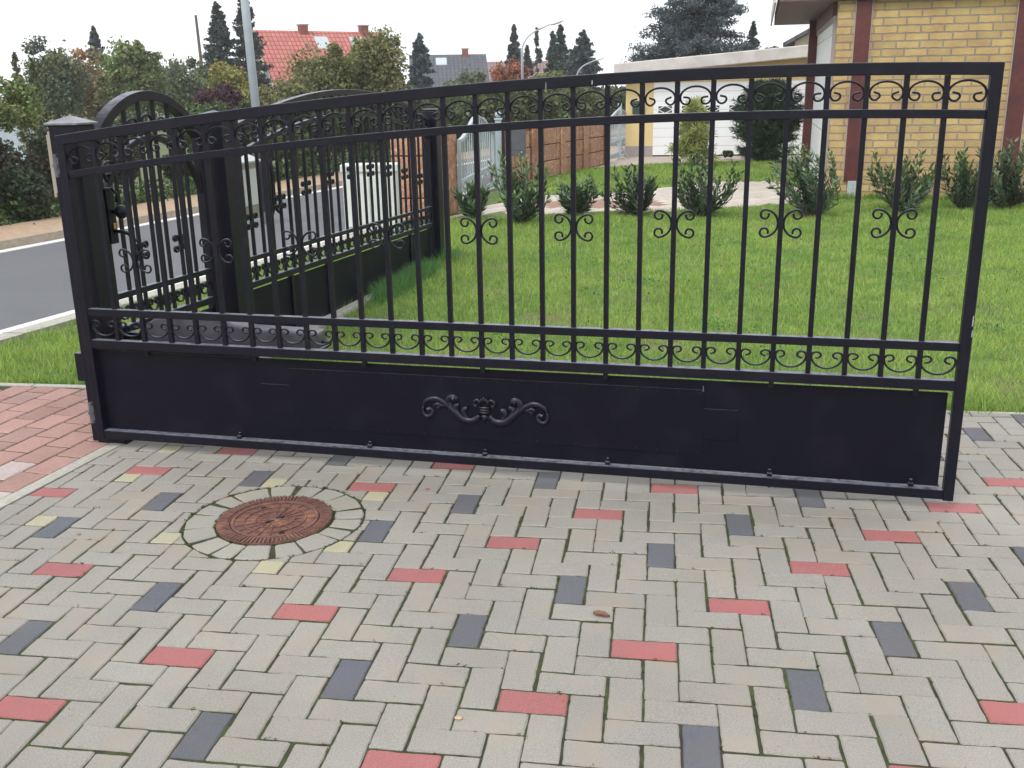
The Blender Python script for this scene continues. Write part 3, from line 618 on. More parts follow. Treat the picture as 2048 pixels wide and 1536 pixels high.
ms_s = scroll_mesh(.050, .0185, 88, curl=285, flat=1.8); ms_sl = scroll_mesh(.048, .0185, 84, curl=285, rot=PI, flat=1.8); ms_sc = scroll_mesh(.045, .0165, 84, curl=300, flat=1.8)
edp = [S0 + .04] + psc + [S1 - .04]
for i in range(nb_ + 1):
    m_ = (edp[i] + edp[i + 1]) / 2; d = abs(m_ - CX); zi_ = CZ - .08 + math.sqrt(max(RIN ** 2 - d * d, .01))
    put(ms_sl, 'bottom_scroll', pg, (m_, 0, .590 + dzf(m_)))
    if 0 < i < nb_: put(ms_s, 'top_scroll', pg, (m_, 0, zi_ + .065 + dzf(m_)), math.atan2(m_ - CX, RIN) * .8)
    elif i == 0: put(ms_s, 'top_scroll', pg, (m_ + .02, 0, CZ + .25 + dzf(m_)), -.9)
for s in (psc[1], psc[4]):
    put(ms_sc, 'centre_scroll', pg, (s + .055, 0, .86 + dzf(s)), -PI / 2); put(ms_sc, 'centre_scroll', pg, (s - .055, 0, .86 + dzf(s)), PI / 2)
b = MB(); b.box(.262, .322, -.034, .034, .93, 1.20); b.build('lock_case', BLACK, pg, bevel=.004, dz=dzf)
for sg_ in (-1, 1):
    b = MB(); b.sphere((.292, sg_ * .085, 1.085), (.034, .030, .034), 10); b.tube([(.292, sg_ * .035, 1.085), (.292, sg_ * .06, 1.085)], .012, 10); b.build('knob', BLACK, pg, smooth=True, dz=dzf)
b = MB(); b.tube([(.292, -.036, .99), (.292, -.075, .99), (.33, -.085, .975), (.36, -.085, .94), (.39, -.085, .935)], .009, 8); b.build('handle', BLACK, pg, smooth=True, dz=dzf)
b = MB(); b.tube([(.285, -.05, 1.2), (.31, -.06, 1.17), (.30, -.06, 1.13)], .007, 8); b.build('handle', BLACK, pg, smooth=True, dz=dzf)
b = MB(); b.box(.283, .301, -.0425, -.0345, 1.0, 1.03); b.build('keyhole', BRASS, pg, bevel=.002, dz=dzf)
# posts
def fpost(s, w_, h, label, cap='flat', side=None):
    r = empty('fence_post', locF(s, 0, 0), FANG, label, 'post', 'square posts of the black fence')
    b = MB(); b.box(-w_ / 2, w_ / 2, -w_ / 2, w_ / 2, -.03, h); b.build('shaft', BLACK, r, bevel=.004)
    b = MB(); e = w_ / 2 + .008
    if cap == 'pyr':
        b.add([(-e, -e, h + .001), (e, -e, h + .001), (e, e, h + .001), (-e, e, h + .001), (-e, -e, h + .01), (e, -e, h + .01), (e, e, h + .01), (-e, e, h + .01), (0, 0, h + .045)],
              [(3, 2, 1, 0), (0, 1, 5, 4), (1, 2, 6, 5), (2, 3, 7, 6), (3, 0, 4, 7), (4, 5, 8), (5, 6, 8), (6, 7, 8), (7, 4, 8)]); b.build('cap', BLACK, r)
    else:
        e = w_ / 2 + .002; b.box(-e, e, -e, e, h + .0005, h + .02); b.build('cap', BLACK, r, bevel=.012)
    return r
fpost(.165, .07, 1.30, 'slim black post squeezed between the capped gate post and the arched garden gate')
fpost(1.40, .20, 1.49, 'thick black post with low pyramid cap between arched garden gate and long fence panel', 'pyr')
fpost(5.48, .14, 1.43, 'black end post of the fence, in front of the ribbed stone wall')
# long fence panel with segment arch
fp = empty('iron_fence', (FO[0], FO[1], 0), FANG, 'long black fence panel with curved top rail, scrolls and solid lower plates', 'fence')
A0, A1 = 1.56, 5.38
ax = [1.635, 2.118, 2.667, 3.236, 3.893, 4.656, 5.4]; azz = [1.486, 1.596, 1.68, 1.716, 1.723, 1.644, 1.504]
ca_ = np.polyfit(ax, azz, 2); za = lambda s: float(np.polyval(ca_, s))
b = MB(); b.sweep([(s, za(s) - .02) for s in np.linspace(A0, A1, 40)], .045, .040); b.box(A0, A0 + .045, -.022, .022, .03, za(A0) - .04); b.box(A1 - .045, A1, -.022, .022, .03, za(A1) - .04)
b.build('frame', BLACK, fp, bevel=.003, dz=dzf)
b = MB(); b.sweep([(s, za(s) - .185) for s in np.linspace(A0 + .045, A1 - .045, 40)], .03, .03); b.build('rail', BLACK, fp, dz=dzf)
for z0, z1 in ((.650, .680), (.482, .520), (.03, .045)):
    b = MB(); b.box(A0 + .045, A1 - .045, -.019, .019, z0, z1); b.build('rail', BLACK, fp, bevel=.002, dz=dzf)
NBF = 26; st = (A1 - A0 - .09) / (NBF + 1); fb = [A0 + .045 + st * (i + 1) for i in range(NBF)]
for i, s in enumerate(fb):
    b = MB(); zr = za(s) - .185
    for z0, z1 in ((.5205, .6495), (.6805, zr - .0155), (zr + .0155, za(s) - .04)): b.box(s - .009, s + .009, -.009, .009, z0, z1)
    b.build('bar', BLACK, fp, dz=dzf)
edf = [A0 + .045] + fb + [A1 - .045]
ms_f = scroll_mesh(.058, .020, 88, curl=285, flat=1.8); ms_fl = scroll_mesh(.056, .0195, 84, curl=285, rot=PI, flat=1.8); ms_fc = scroll_mesh(.045, .0165, 84, curl=300, flat=1.8)
for i in range(NBF + 1):
    m_ = (edf[i] + edf[i + 1]) / 2; sl_ = math.atan((za(m_ + .05) - za(m_ - .05)) / .1)
    put(ms_f, 'top_scroll', fp, (m_, 0, za(m_) - .115 + dzf(m_)), -sl_); put(ms_fl, 'bottom_scroll', fp, (m_, 0, .592 + dzf(m_)))
for i in range(0, NBF, 3):
    s = fb[i]
    put(ms_fc, 'centre_scroll', fp, (s + .055, 0, za(s) - .62 + dzf(s)), -PI / 2); put(ms_fc, 'centre_scroll', fp, (s - .055, 0, za(s) - .62 + dzf(s)), PI / 2)
npn = 6; pw = (A1 - A0 - .09) / npn
for i in range(npn):
    b = MB(); s = A0 + .045 + pw * i; b.box(s + .004, s + pw - .03, -.003, .003, .0455, .468); b.build('panel', BLACKP, fp, dz=dzf)
    if i:
        b = MB(); b.box(s - .03, s + .004, -.020, .012, .0455, .4815); b.build('upright', BLACK, fp, dz=dzf)
b = MB(); s = 1.3
while s < 5.6: b.box(s, s + .595, -.085, .035, -.1, .034); s += .6
tag(b.build('concrete_kerb_board', KERB, bevel=.003, dz=lambda s: -.012 * max(0, s - 2)), 'low grey concrete kerb board running under the long black fence panel', 'kerb board')
bo = bpy.data.objects['concrete_kerb_board']; bo.location = (FO[0], FO[1], 0); bo.rotation_euler = (0, 0, FANG)

# letterbox on the street side of the fence
lb = empty('letterbox', locF(1.70, .09, 0), FANG, 'cream letterbox with sloping lid hung on the street side of the fence', 'letterbox')
b = MB(); b.prism([(0, .84), (.17, .84), (.17, 1.265), (.0, 1.20)], 0, .38, M=Matrix(((0, 0, 1, 0), (1, 0, 0, 0), (0, 1, 0, 0), (0, 0, 0, 1)))); b.build('body', BEIGE, lb, bevel=.004)
b = MB(); b.prism([(-.012, 1.1965), (.18, 1.2700), (.18, 1.282), (-.012, 1.208)], -.01, .39, M=Matrix(((0, 0, 1, 0), (1, 0, 0, 0), (0, 1, 0, 0), (0, 0, 0, 1)))); b.build('lid', CABW, lb)
b = MB(); b.box(.04, .34, -.006, -.0005, .93, 1.16); b.build('door', CABW, lb, bevel=.002)
b = MB(); b.tube([(.50, .06, z) for z in (.86, 1.25)], .045, 14); b.tube([(.46, .06, 1.06), (.381, .06, 1.06)], .012, 8); b.build('newspaper_tube', OPER, lb, smooth=False)
b = MB()
for dx in (.44, .54): b.tube([(dx, .0, 1.25), (dx, -.01, 1.1), (dx, -.01, .93), (dx + .02, -.01, .86), (dx + .05, -.01, .84), (dx + .08, -.01, .87), (dx + .085, -.01, 1.1), (dx + .08, 0, 1.25)], .009, 8)
b.build('newspaper_hoop', BLACK, lb, smooth=True)

# ------------------------------------------------------------ white cable cabinet on the verge
cc_ = (P0(690, 470) + P0(800, 455)) / 2
cab = empty('cable_cabinet', (cc_[0] - .02, cc_[1] + .1, 0), .12, 'pale grey street cable cabinet standing on the verge behind the fence', 'cabinet')
b = MB(); b.box(-.32, .32, -.13, .16, -.05, .70); b.build('body', CABW, cab, bevel=.004)
b = MB(); b.box(-.34, .34, -.15, .18, .7005, .79); b.build('roof', CABW, cab, bevel=.012)
b = MB(); b.box(-.29, -.005, -.141, -.1305, .06, .64); b.build('door', CABW, cab, bevel=.002); b = MB(); b.box(.005, .29, -.141, -.1305, .06, .64); b.build('door', CABW, cab, bevel=.002)

# ------------------------------------------------------------ neighbour's stone walls, gates
def stonewall(root, L, H, T, bh=.23, bw=.42, ribs=False, pil=None):
    b = MB(); b.box(.004, L - .004, .012, T - .004, -.05, H - .004); b.build('joints', STONEJ, root)
    b = MB(); z = 0
    while z < H - .02:
        z1 = min(z + bh, H); x = 0
        while x < L - .01:
            x1 = min(x + bw, L); e = .008; b.box(x + e, x1 - e, -.006 + RNG.uniform(-.012, .012), T, z + e, z1 - e); x = x1
        z = z1
    b.build('stone_blocks', STONE, root, bevel=.012)
    b = MB(); x = .0
    if ribs:
        while x < L - .02: b.box(x + .006, x + .036, -.03, -.008, 0.0, H - .01); x += .052
        b.build('ribs', STONE, root, bevel=.004)
cL = P0(880, 438)
sw1 = empty('stone_wall', (cL[0], cL[1], 0), FANG, 'ribbed reddish stone wall end beside the silver garden gate', 'wall')
stonewall(sw1, .75, 1.12, .30, ribs=True)
for ch in list(sw1.children): ch.location = (0, 0, 0)
sw2 = empty('stone_wall', (cL[0] - .62, cL[1] - .03, 0), 0.0, 'stone block wall face seen through the black fence, next to the white cabinet', 'wall')
stonewall(sw2, .60, 1.12, .25, bh=.27, bw=.62)
p1 = P0(1012, 376); p2 = P0(1062, 362); p3 = P0(1214, 328)
def wallseg(a, b_, H, label, **k):
    d = b_ - a; L = math.hypot(d[0], d[1]); e = empty('stone_wall', (a[0], a[1], 0), math.atan2(d[1], d[0]), label, 'wall'); stonewall(e, L, H, .28, **k); return e, L
wsr, wl = wallseg(p2, p3, .97, 'reddish stone block wall with pilasters running away behind the first two laurels', bh=.30, bw=.62)
for fr in (.36, .66, .97):
    b = MB(); b.box(wl * fr - .12, wl * fr + .12, -.05, -.02, -.02, .99); b.build('pilaster', STONE, wsr, bevel=.01)
b = MB(); x = .0
while x < .36: b.box(x, x + .03, -.05, -.02, 0, .97); x += .055
b.build('ribs', STONE, wsr)
wsg, wg = wallseg(p1, p2 + np.array([-.01, -.02, 0]), .99, 'short stone wall stretch carrying the dark grey parcel box', bh=.30, bw=.5)
pb_ = PD(1031, 285, 17.0)
gb = empty('parcel_box', (pb_[0] + .05, pb_[1] - .35, 0), .1, 'dark grey metal letterbox fixed to the stone wall beside the silver gate', 'letterbox')
zc_ = PD(1031, 285, 17.0)[2]; b = MB(); b.box(-.17, .17, -.09, .09, zc_ - .19, zc_ + .33); b.build('body', DGREY, gb, bevel=.006); b = MB(); b.box(-.14, .14, -.097, -.0905, zc_ - .1, zc_ + .24); b.build('door', DGREY, gb, bevel=.002)
b = MB(); b.sphere((.1, -.1, zc_ - .13), .013, 6); b.build('lock', GALV, gb)
# silver gate between the stone walls
def silver_gate(a, b_, label, h0, hm, nbar=17):
    d = b_ - a; L = math.hypot(d[0], d[1]); e = empty('silver_gate', (a[0], a[1], 0), math.atan2(d[1], d[0]), label, 'gate', 'silver painted gates of the neighbour')
    zc = lambda t: h0 + (hm - h0) * (.5 - .5 * math.cos(2 * PI * min(max((t - .0) / 1.0, 0), 1))) if True else 0
    b = MB(); b.sweep([(L * t, zc(t)) for t in np.linspace(0, 1, 24)], .05, .05); b.box(0, .05, -.025, .025, .04, h0); b.box(L - .05, L, -.025, .025, .04, h0); b.box(L / 2 - .03, L / 2 + .03, -.026, .026, .04, hm - .02)
    b.build('frame', SILV, e)
    for z in (.08, .40): 
        b = MB(); b.box(.05, L - .05, -.015, .015, z, z + .035); b.build('rail', SILV, e)
    b = MB(); b.box(.05, L - .05, -.004, .004, .1155, .16); b.build('plate', SILV, e)
    for i in range(nbar):
        t = (i + .5) / nbar; b = MB(); b.box(L * t - .010, L * t + .010, -.008, .008, .4355, zc(t) - .022); b.build('bar', SILV, e)
    for i in range(6):
        b = MB(); b.tube([(L * (.08 + .16 * i) + .09 * math.cos(a_), -.01, .36 + .05 * math.sin(a_)) for a_ in np.linspace(0, 2 * PI, 12)], .009, 6); b.build('scroll', SILV, e)
    return e, L
sg0 = P0(919, 427) + np.array([.0, .1, 0]); sg1 = P0(990, 380)
silver_gate(sg0, sg1, 'silver garden gate with arched top between the ribbed wall and the parcel box', .95, 1.24)
def ballpost(p, h, label, m=SILV, w_=.10):
    e = empty('gate_post', (p[0], p[1], 0), .1, label, 'post'); b = MB(); b.box(-w_ / 2, w_ / 2, -w_ / 2, w_ / 2, 0, h); b.build('shaft', m, e, bevel=.004)
    b = MB(); b.box(-w_ / 2 - .015, w_ / 2 + .015, -w_ / 2 - .015, w_ / 2 + .015, h + .0005, h + .03); b.build('cap', m, e, bevel=.004); b = MB(); b.sphere((0, 0, h + .085), .055, 10); b.build('ball', m, e, smooth=True)
ballpost(P0(999, 377), PD(999, 240, math.hypot(*(P0(999, 377) - CP)[:2]))[2], 'silver gate post topped with a ball, right of the arched silver gate')
q0 = P0(1216, 327); q1 = P0(1246, 316)
silver_gate(q0 + np.array([.0, .1, 0]), q1 + np.array([.1, 1.2, 0]), 'silver slatted gate beside the cream garage, partly hidden by the gate bars', .95, 1.1, 18)
gp = P0(1238, 318)
e = empty('gate_post', (gp[0], gp[1], 0), .1, 'thin galvanised gate post with brace just left of the garage', 'post'); b = MB(); b.box(-.045, .045, -.045, .045, 0, 1.25); b.build('shaft', GALV, e); b = MB(); b.bar((0, 0, .35), (.22, .1, 0.02), .03, .03); b.build('brace', GALV, e)

# ------------------------------------------------------------ garden path
pth = MB(); pts = [P0(*p) for p in ((890, 436), (1000, 424), (1100, 428), (1320, 422), (1550, 408), (1640, 398), (1566, 362), (1440, 364), (1240, 385), (1090, 390), (1000, 405), (925, 428))]
poly = [np.array(p[:2]) for p in pts]
def inside(p):
    c = False
    for i in range(len(poly)):
        a, b_ = poly[i], poly[i - 1]
        if (a[1] > p[1]) != (b_[1] > p[1]) and p[0] < (b_[0] - a[0]) * (p[1] - a[1]) / (b_[1] - a[1]) + a[0]: c = not c
    return c
pu = np.array([math.cos(1.1), math.sin(1.1)]); pn = np.array([-pu[1], pu[0]])
for i in range(-60, 80):
    for k in range(-40, 60):
        c = np.array([0., 12.]) + pu * (i * .30 + (k % 2) * .15) + pn * k * .15
        if not inside(c): continue
        q = [c + pu * sx * .146 + pn * sy * .072 for sx, sy in ((-1, -1), (1, -1), (1, 1), (-1, 1))]
        red = (((c[0] + .6) / 1.1) ** 2 + ((c[1] - 12.3) / .5) ** 2) < 1
        paver(pth, q, rc((.62, .42, .36) if red else (1, 1, 1), .05), zt=.004)
tag(pth.build('garden_path', PATH), kind='structure')
pa = [P0(*p) for p in ((1205, 336), (1335, 327), (1500, 322), (1640, 318))]
sheet('forecourt', [(pa[0][0] - .3, pa[0][1]), pa[1][:2], (pa[3][0], pa[2][1]), (9, 22.5), (9, 26), (-2.5, 27)], -.004, FORE)

# ------------------------------------------------------------ brick house on the right
hs = empty('brick_house', (2.80, 12.97, 0), math.atan2(-.09, 1), 'yellow brick house with dark red timber posts at the right edge', 'house')
HH = 2.715
b = MB(); b.box(.0, 7.5, .0, 5.2, -.05, HH); b.build('wall', YBRICK, hs)
def rel(u, v):   # pixel on the house's front plane
    s, z = plane(u, v, (2.80, 12.97), (math.cos(-.08975), math.sin(-.08975))); return s, z
for (u0, u1, v) in ((1703, 1733, 150), (2021, 2048 + 8, 150)):
    x0 = rel(u0, v)[0]; x1 = rel(u1, v)[0]; b = MB(); b.box(x0, x1, -.035, .02, .26, HH); b.build('timber_post', DRED, hs, bevel=.004)
    for sx_ in (0, 1):
        b = MB(); xx = x0 - .012 if sx_ == 0 else x1 + .002; b.box(xx, xx + .01, -.03, .0, .26, HH); b.build('joint_strip', PLINTH, hs)
    sh = MB(); sh.box(x0 + .06, x1 + .02, -.045, -.001, .0, .258); o = sh.build('post_shoe', GALV, hs, bevel=.003)
    sh = MB()
    for z in (.1, .2): sh.tube([((x0 + x1) / 2 + .04, -.056, z), ((x0 + x1) / 2 + .04, -.0455, z)], .013, 8)
    sh.build('bolt', GALV, o)
# west side: white door between timber posts, soffit
b = MB(); b.box(-.022, -.002, .22, 4.7, .02, 2.45); 
b.build('side_door', WHITE, hs)
b = MB()
for k in range(5): b.box(-.026, -.0225, .24, 4.68, .45 + k * .46, .456 + k * .46)
b.build('door_groove', GLASS, hs)
b = MB(); b.box(-.045, -.0005, .14, .219, 0, 2.53); b.box(-.045, -.0005, .2195, 4.7, 2.451, 2.53); b.build('door_frame', PLINTH, hs)
b = MB(); b.box(-.17, -.0005, 4.705, 5.0, .1, 2.715); b.box(-.06, -.0005, .22, 4.7, 2.531, 2.715); b.build('timber_frame', DRED, hs)
b = MB(); b.box(-.80, 8, -.12, 5.9, 2.72, 2.76); b.build('soffit', DBRN, hs)
o = hs.children[-1]
b = MB(); b.box(-.87, -.841, -.14, 5.92, 2.71, 2.96); b.build('fascia', FASCIA, hs)
b = MB(); b.box(-.80, 8, -.12, 5.9, 2.761, 2.94); b.build('roof', TILED, hs)
# the eaves sit above the frame except at the far corner; cut the front part away so that the wall is seen up to the top
# ------------------------------------------------------------ garage
gl = P0(1250, 313); dG = math.hypot(*(gl - CP)[:2]); gx, gy = gl[0], gl[1]
ga = .02
gr = empty('garage', (gx, gy, 0), ga, 'cream flat roofed garage with white panelled double doors', 'garage')
GDd = (math.cos(ga), math.sin(ga))
def gg(u, v): return plane(u, v, (gx, gy), GDd)
zr0 = gg(1232, 150)[1]; zr1 = gg(1585, 117)[1]; zf0 = gg(1232, 126)[1]; zf1 = gg(1585, 98)[1]; X1 = gg(1585, 117)[0]; sl_ = (zr1 - zr0) / X1; XE = X1 + 2.5
b = MB()
def slopebox(b, x0, x1, y0, y1, z0, za_, zb_, z0b=None):
    z0b = z0 if z0b is None else z0b
    b.add([(x0, y0, z0), (x1, y0, z0b), (x1, y1, z0b), (x0, y1, z0), (x0, y0, za_), (x1, y0, zb_), (x1, y1, zb_), (x0, y1, za_)], [(0, 3, 2, 1), (4, 5, 6, 7), (0, 1, 5, 4), (1, 2, 6, 5), (2, 3, 7, 6), (3, 0, 4, 7)])
slopebox(b, 0, XE, 0, 6, .24, zr0 - .003, zr0 + sl_ * XE - .003); b.build('wall', CREAM, gr)
b = MB(); b.box(-.01, XE, -.012, 6, -.05, .2395); b.build('plinth', PLINTH, gr)
b = MB(); slopebox(b, -.28, XE + .2, -.4, 6.2, zr0 - sl_ * .28, zf0 - sl_ * .28, zf0 + sl_ * XE, zr0 + sl_ * XE); b.build('roof', FASCIA, gr, bevel=.02)
b = MB(); b.box(-.25, -.005, -.2, .1, zr0 - .22, zr0 - .02); b.build('beam_end', DRED, gr)
for (u0, u1, nm) in ((1305, 1492, 4), (1512, 1700, 4)):
    x0 = gg(u0, 300)[0]; x1 = gg(u1, 300)[0]; zt_ = gg(1305, 166)[1] if u0 == 1305 else gg(1305, 166)[1]; zw = gg(1330, 219)[1]
    b = MB(); b.box(x0, x1, -.03, -.013, .03, zt_); dr = b.build('door', WHITE, gr)
    b = MB(); b.box(x0, x1, -.031, -.0135, -.01, .0295); b.build('door_seal', GLASS, gr)
    b = MB()
    for k in range(1, 8): b.box(x0, x1, -.0315, -.0305, .03 + (zt_ - .03) * k / 8, .036 + (zt_ - .03) * k / 8)
    b.build('groove', PLINTH, dr)
    for i in range(nm):
        wx = x0 + (x1 - x0) * (i + .5) / nm; ww = .17; wh = .085; b = MB(); b.box(wx - ww, wx + ww, -.036, -.0318, zw - wh, zw + wh); wo = b.build('window', GLASS, gr)
        b = MB()
        for (ax_, az_, bx_, bz_) in ((-ww, 0, 0, wh), (0, wh, ww, 0), (ww, 0, 0, -wh), (0, -wh, -ww, 0)): b.bar((wx + ax_, -.038, zw + az_), (wx + bx_, -.038, zw + bz_), .004, .016)
        for sx_, sz_, ex_, ez_ in ((-ww, -wh, ww, -wh), (-ww, wh, ww, wh)): b.bar((wx + sx_, -.038, zw + sz_), (wx + ex_, -.038, zw + ez_), .006, .02)
        for xx in (-ww, ww): b.box(wx + xx - .01, wx + xx + .01, -.041, -.0365, zw - wh, zw + wh)
        b.build('grille', WHITE, wo)
gmx, gmz = gg(1276, 216); gmw = empty('wall_letterbox', (gx + gmx * GDd[0], gy + gmx * GDd[1] - .08, 0), ga, 'dark green letterbox on the cream wall of the garage', 'letterbox')
DG = mat('dark_green', (.015, .045, .04), (.025, .06, .05), 8, .4)
b = MB(); b.box(-.13, .13, -.05, .065, gmz - .13, gmz + .09); b.build('body', DG, gmw, bevel=.01); b = MB(); b.prism([(-.07, gmz + .091), (.07, gmz + .091), (.07, gmz + .15), (.05, gmz + .16)], -.14, .14, M=Matrix(((0, 0, 1, 0), (1, 0, 0, 0), (0, 1, 0, 0), (0, 0, 0, 1)))); b.build('lid', DG, gmw)

# ------------------------------------------------------------ gabled houses far behind
def uvroof(o, sc=1):
    me = o.data; uv = me.uv_layers.new(name='UVMap')
    for p in me.polygons:
        n = p.normal; t = Vector((1, 0, 0)); s_ = n.cross(t).normalized() if abs(n.x) < .9 else Vector((0, 1, 0))
        for li in p.loop_indices:
            c = me.vertices[me.loops[li].vertex_index].co; uv.data[li].uv = (c.dot(t), c.dot(s_))
def house(px, py, dist, L, Wd, eave, th, label, tile, wall, name='gabled_house', chims=(), sky_=(), ov=.35):
    P = PD(px, py, dist); ridge = P[2]; e = empty(name, (P[0], P[1], 0), th, label, 'house')
    b = MB(); h = Wd / 2
    b.add([(0.1, -h, -.05), (L, -h, -.05), (L, h, -.05), (0.1, h, -.05), (0.1, -h, eave), (L, -h, eave), (L, h, eave), (0.1, h, eave), (0.1, 0, ridge - .12), (L, 0, ridge - .12)],
          [(0, 1, 5, 4), (1, 2, 6, 9, 5), (2, 3, 7, 6), (3, 0, 4, 8, 7)]); b.build('wall', wall, e)
    sl = (ridge - eave) / h; b = MB(); t = .12
    for s_ in (-1, 1):
        y1 = s_ * (h + ov); z1 = eave - ov * sl
        vs = [(-.25, 0, ridge), (L + .25, 0, ridge), (L + .25, y1, z1), (-.25, y1, z1), (-.25, 0, ridge - t), (L + .25, 0, ridge - t), (L + .25, y1, z1 - t), (-.25, y1, z1 - t)]
        fs = [(0, 1, 2, 3), (4, 7, 6, 5), (0, 3, 7, 4), (1, 5, 6, 2), (3, 2, 6, 7)]
        if s_ < 0: fs = [f[::-1] for f in fs]
        b.add(vs, fs)
    ro = b.build('roof', tile, e); uvroof(ro)
    for (fx, w_, hh) in chims:
        b = MB(); b.box(L * fx - w_ / 2, L * fx + w_ / 2, -w_ / 2, w_ / 2, ridge - .6, ridge + hh); c_ = b.build('chimney', CHIM, ro); b = MB(); b.box(L * fx - w_ / 2 - .05, L * fx + w_ / 2 + .05, -w_ / 2 - .05, w_ / 2 + .05, ridge + hh, ridge + hh + .08); b.build('chimney_cap', PLINTH, c_)
    for fx in sky_:
        b = MB(); y0, y1 = -.35, -1.0; z0 = ridge + y0 * sl + .04; z1 = ridge + y1 * sl + .04
        b.add([(L * fx - .4, y0, z0), (L * fx + .4, y0, z0), (L * fx + .4, y1, z1), (L * fx - .4, y1, z1), (L * fx - .4, y0, z0 - .15), (L * fx + .4, y0, z0 - .15), (L * fx + .4, y1, z1 - .15), (L * fx - .4, y1, z1 - .15)], [(3, 2, 1, 0), (4, 5, 6, 7), (0, 1, 5, 4), (1, 2, 6, 5), (2, 3, 7, 6), (3, 0, 4, 7)]); b.build('skylight', GALV, ro)
    for (yy, zz) in ((-.9, eave + .9),):
        b = MB(); b.box(.06, .0995, yy - .45, yy + .45, zz - .55, zz + .55); wn = b.build('window', GLASS, e); b = MB(); b.box(.05, .0595, yy - .5, yy - .451, zz - .6, zz + .6); b.box(.05, .0595, yy + .451, yy + .5, zz - .6, zz + .6); b.build('frame', WHITE, wn)
    return e
house(512, 60, 60, 7.2, 6.6, 1.6, .72, 'house with bright red tiled roof, two chimneys and cream gable', TILER, WALLC, chims=((.38, .45, .28), (.9, .45, .3)), sky_=(.50, .80), name='red_roofed_house')
house(825, 110, 78, 5.2, 6.0, 1.8, .25, 'house with dark slate roof and small brick chimney behind the blue spruce', TILED, WALLW, chims=((.75, .45, .35),), sky_=(.4,), name='slate_roofed_house')
house(936, 124, 84, 6.6, 6.0, 1.6, .22, 'house with dull brown tiled roof behind the orange autumn tree', TILEB, WALLW, chims=((.02, .8, .3),), name='brown_roofed_house')
house(1188, 183, 70, 2.4, 3.2, .7, -.5, 'small white house with red roof seen between the street lamps and the garage', TILER, WALLW, name='white_cottage')
house(1228, 200, 95, 5.0, 4.0, -.2 + 1, .1, 'low red roofed building far down the street beside the garage', TILER, WALLW, name='low_red_building')
house(1644, 44, 34, 4.0, 1.6, 3.0, 1.57 - .3, 'dark roofed gable peeping above the garage roof beside the brick house', TILED, WALLC, name='outbuilding', ov=.3)
gs = PD(84, 238, 20.5)
sh = empty('garden_shed', (gs[0] - 2.3, gs[1], 0), .2, 'white sheet clad garden shed behind the hedge on the left', 'shed')
b = MB(); b.box(-1.2, 1.2, 0, 1.6, 0, gs[2] - .02); b.build('wall', mat('blue_white_sheet', (.62, .72, .82), (.72, .80, .88), 3, .6), sh); b = MB(); b.box(-1.3, 1.3, -.1, 1.7, gs[2] - .019, gs[2] + .06); b.build('roof', PLINTH, sh)

# ------------------------------------------------------------ street lamps and pole
def lamp(base, h, r0, r1, arm, label, lean=(0, 0), azim=0, straight=False):
    e = empty('street_lamp', (base[0], base[1], 0), azim, label, 'street lamp', 'street lamps along the road')
    b = MB()
    if straight: b.tube([(0, 0, -.05), (lean[0] * h * .5, lean[1] * h * .5, h * .5), (lean[0] * h, lean[1] * h, h)], [r0, (r0 + r1) / 2, r1], 14)
    else:
        hs_ = h - arm * .85; pts = [(0, 0, -.05), (0, 0, hs_)] + [(arm * (1 - math.cos(a_)), 0, hs_ + arm * .8 * math.sin(a_)) for a_ in np.linspace(.15, 1.15, 12)]
        b.tube(pts, [r0] + [r0 * .8] + [r1] * 12, 10); ex, ez = pts[-1][0], pts[-1][2]
    b.build('pole', POLE, e, smooth=True)
    if not straight:
        b = MB(); b.tube([(ex, 0, ez), (ex + arm * .42, 0, ez + arm * .17)], [r1, r1 * .8], 10); b.build('arm', POLE, e, smooth=True)
        b = MB(); c_ = (ex + arm * .62, 0, ez + arm * .22); b.sphere((0, 0, 0), (arm * .26, arm * .09, arm * .06), 8); o = b.build('lamp_head', LAMPG, e, smooth=True); o.location = c_; o.rotation_euler = (0, -.3, 0)
    return e
lA = PD(531, 390, 13.6); lamp((lA[0], lA[1]), 5.0, .058, .046, 0, 'thick pale grey lamp post rising out of the picture at the left', lean=(-.02, 0), straight=True)
B1 = PD(1046, 250, 42); topz_ = PD(1100, 50, 42)[2]; lamp((B1[0], B1[1]), topz_ - .02, .065, .03, 1.15, 'tall grey street lamp with curved arm left of the cypresses', azim=.15)
B2 = PD(1153, 240, 52); topz_ = PD(1185, 122, 52)[2]; lamp((B2[0], B2[1]), topz_, .06, .035, .95, 'smaller curved street lamp in front of the dark conifers', azim=.15)
B3 = PD(1185, 240, 95); lamp((B3[0], B3[1]), PD(1185, 150, 95)[2], .07, .05, .8, 'most distant street lamp beside the white cottage', azim=.15)
u1 = PD(402, 100, 75); e = empty('utility_pole', (u1[0], u1[1], 0), 0, 'thin dark wooden utility pole left of the tall spruces', 'pole'); b = MB(); ht = PD(400, 30, 75)[2]
b.tube([(0, 0, 0), (-.02 * ht, 0, ht)], [.13, .09], 10); b.build('shaft', WOODP, e)

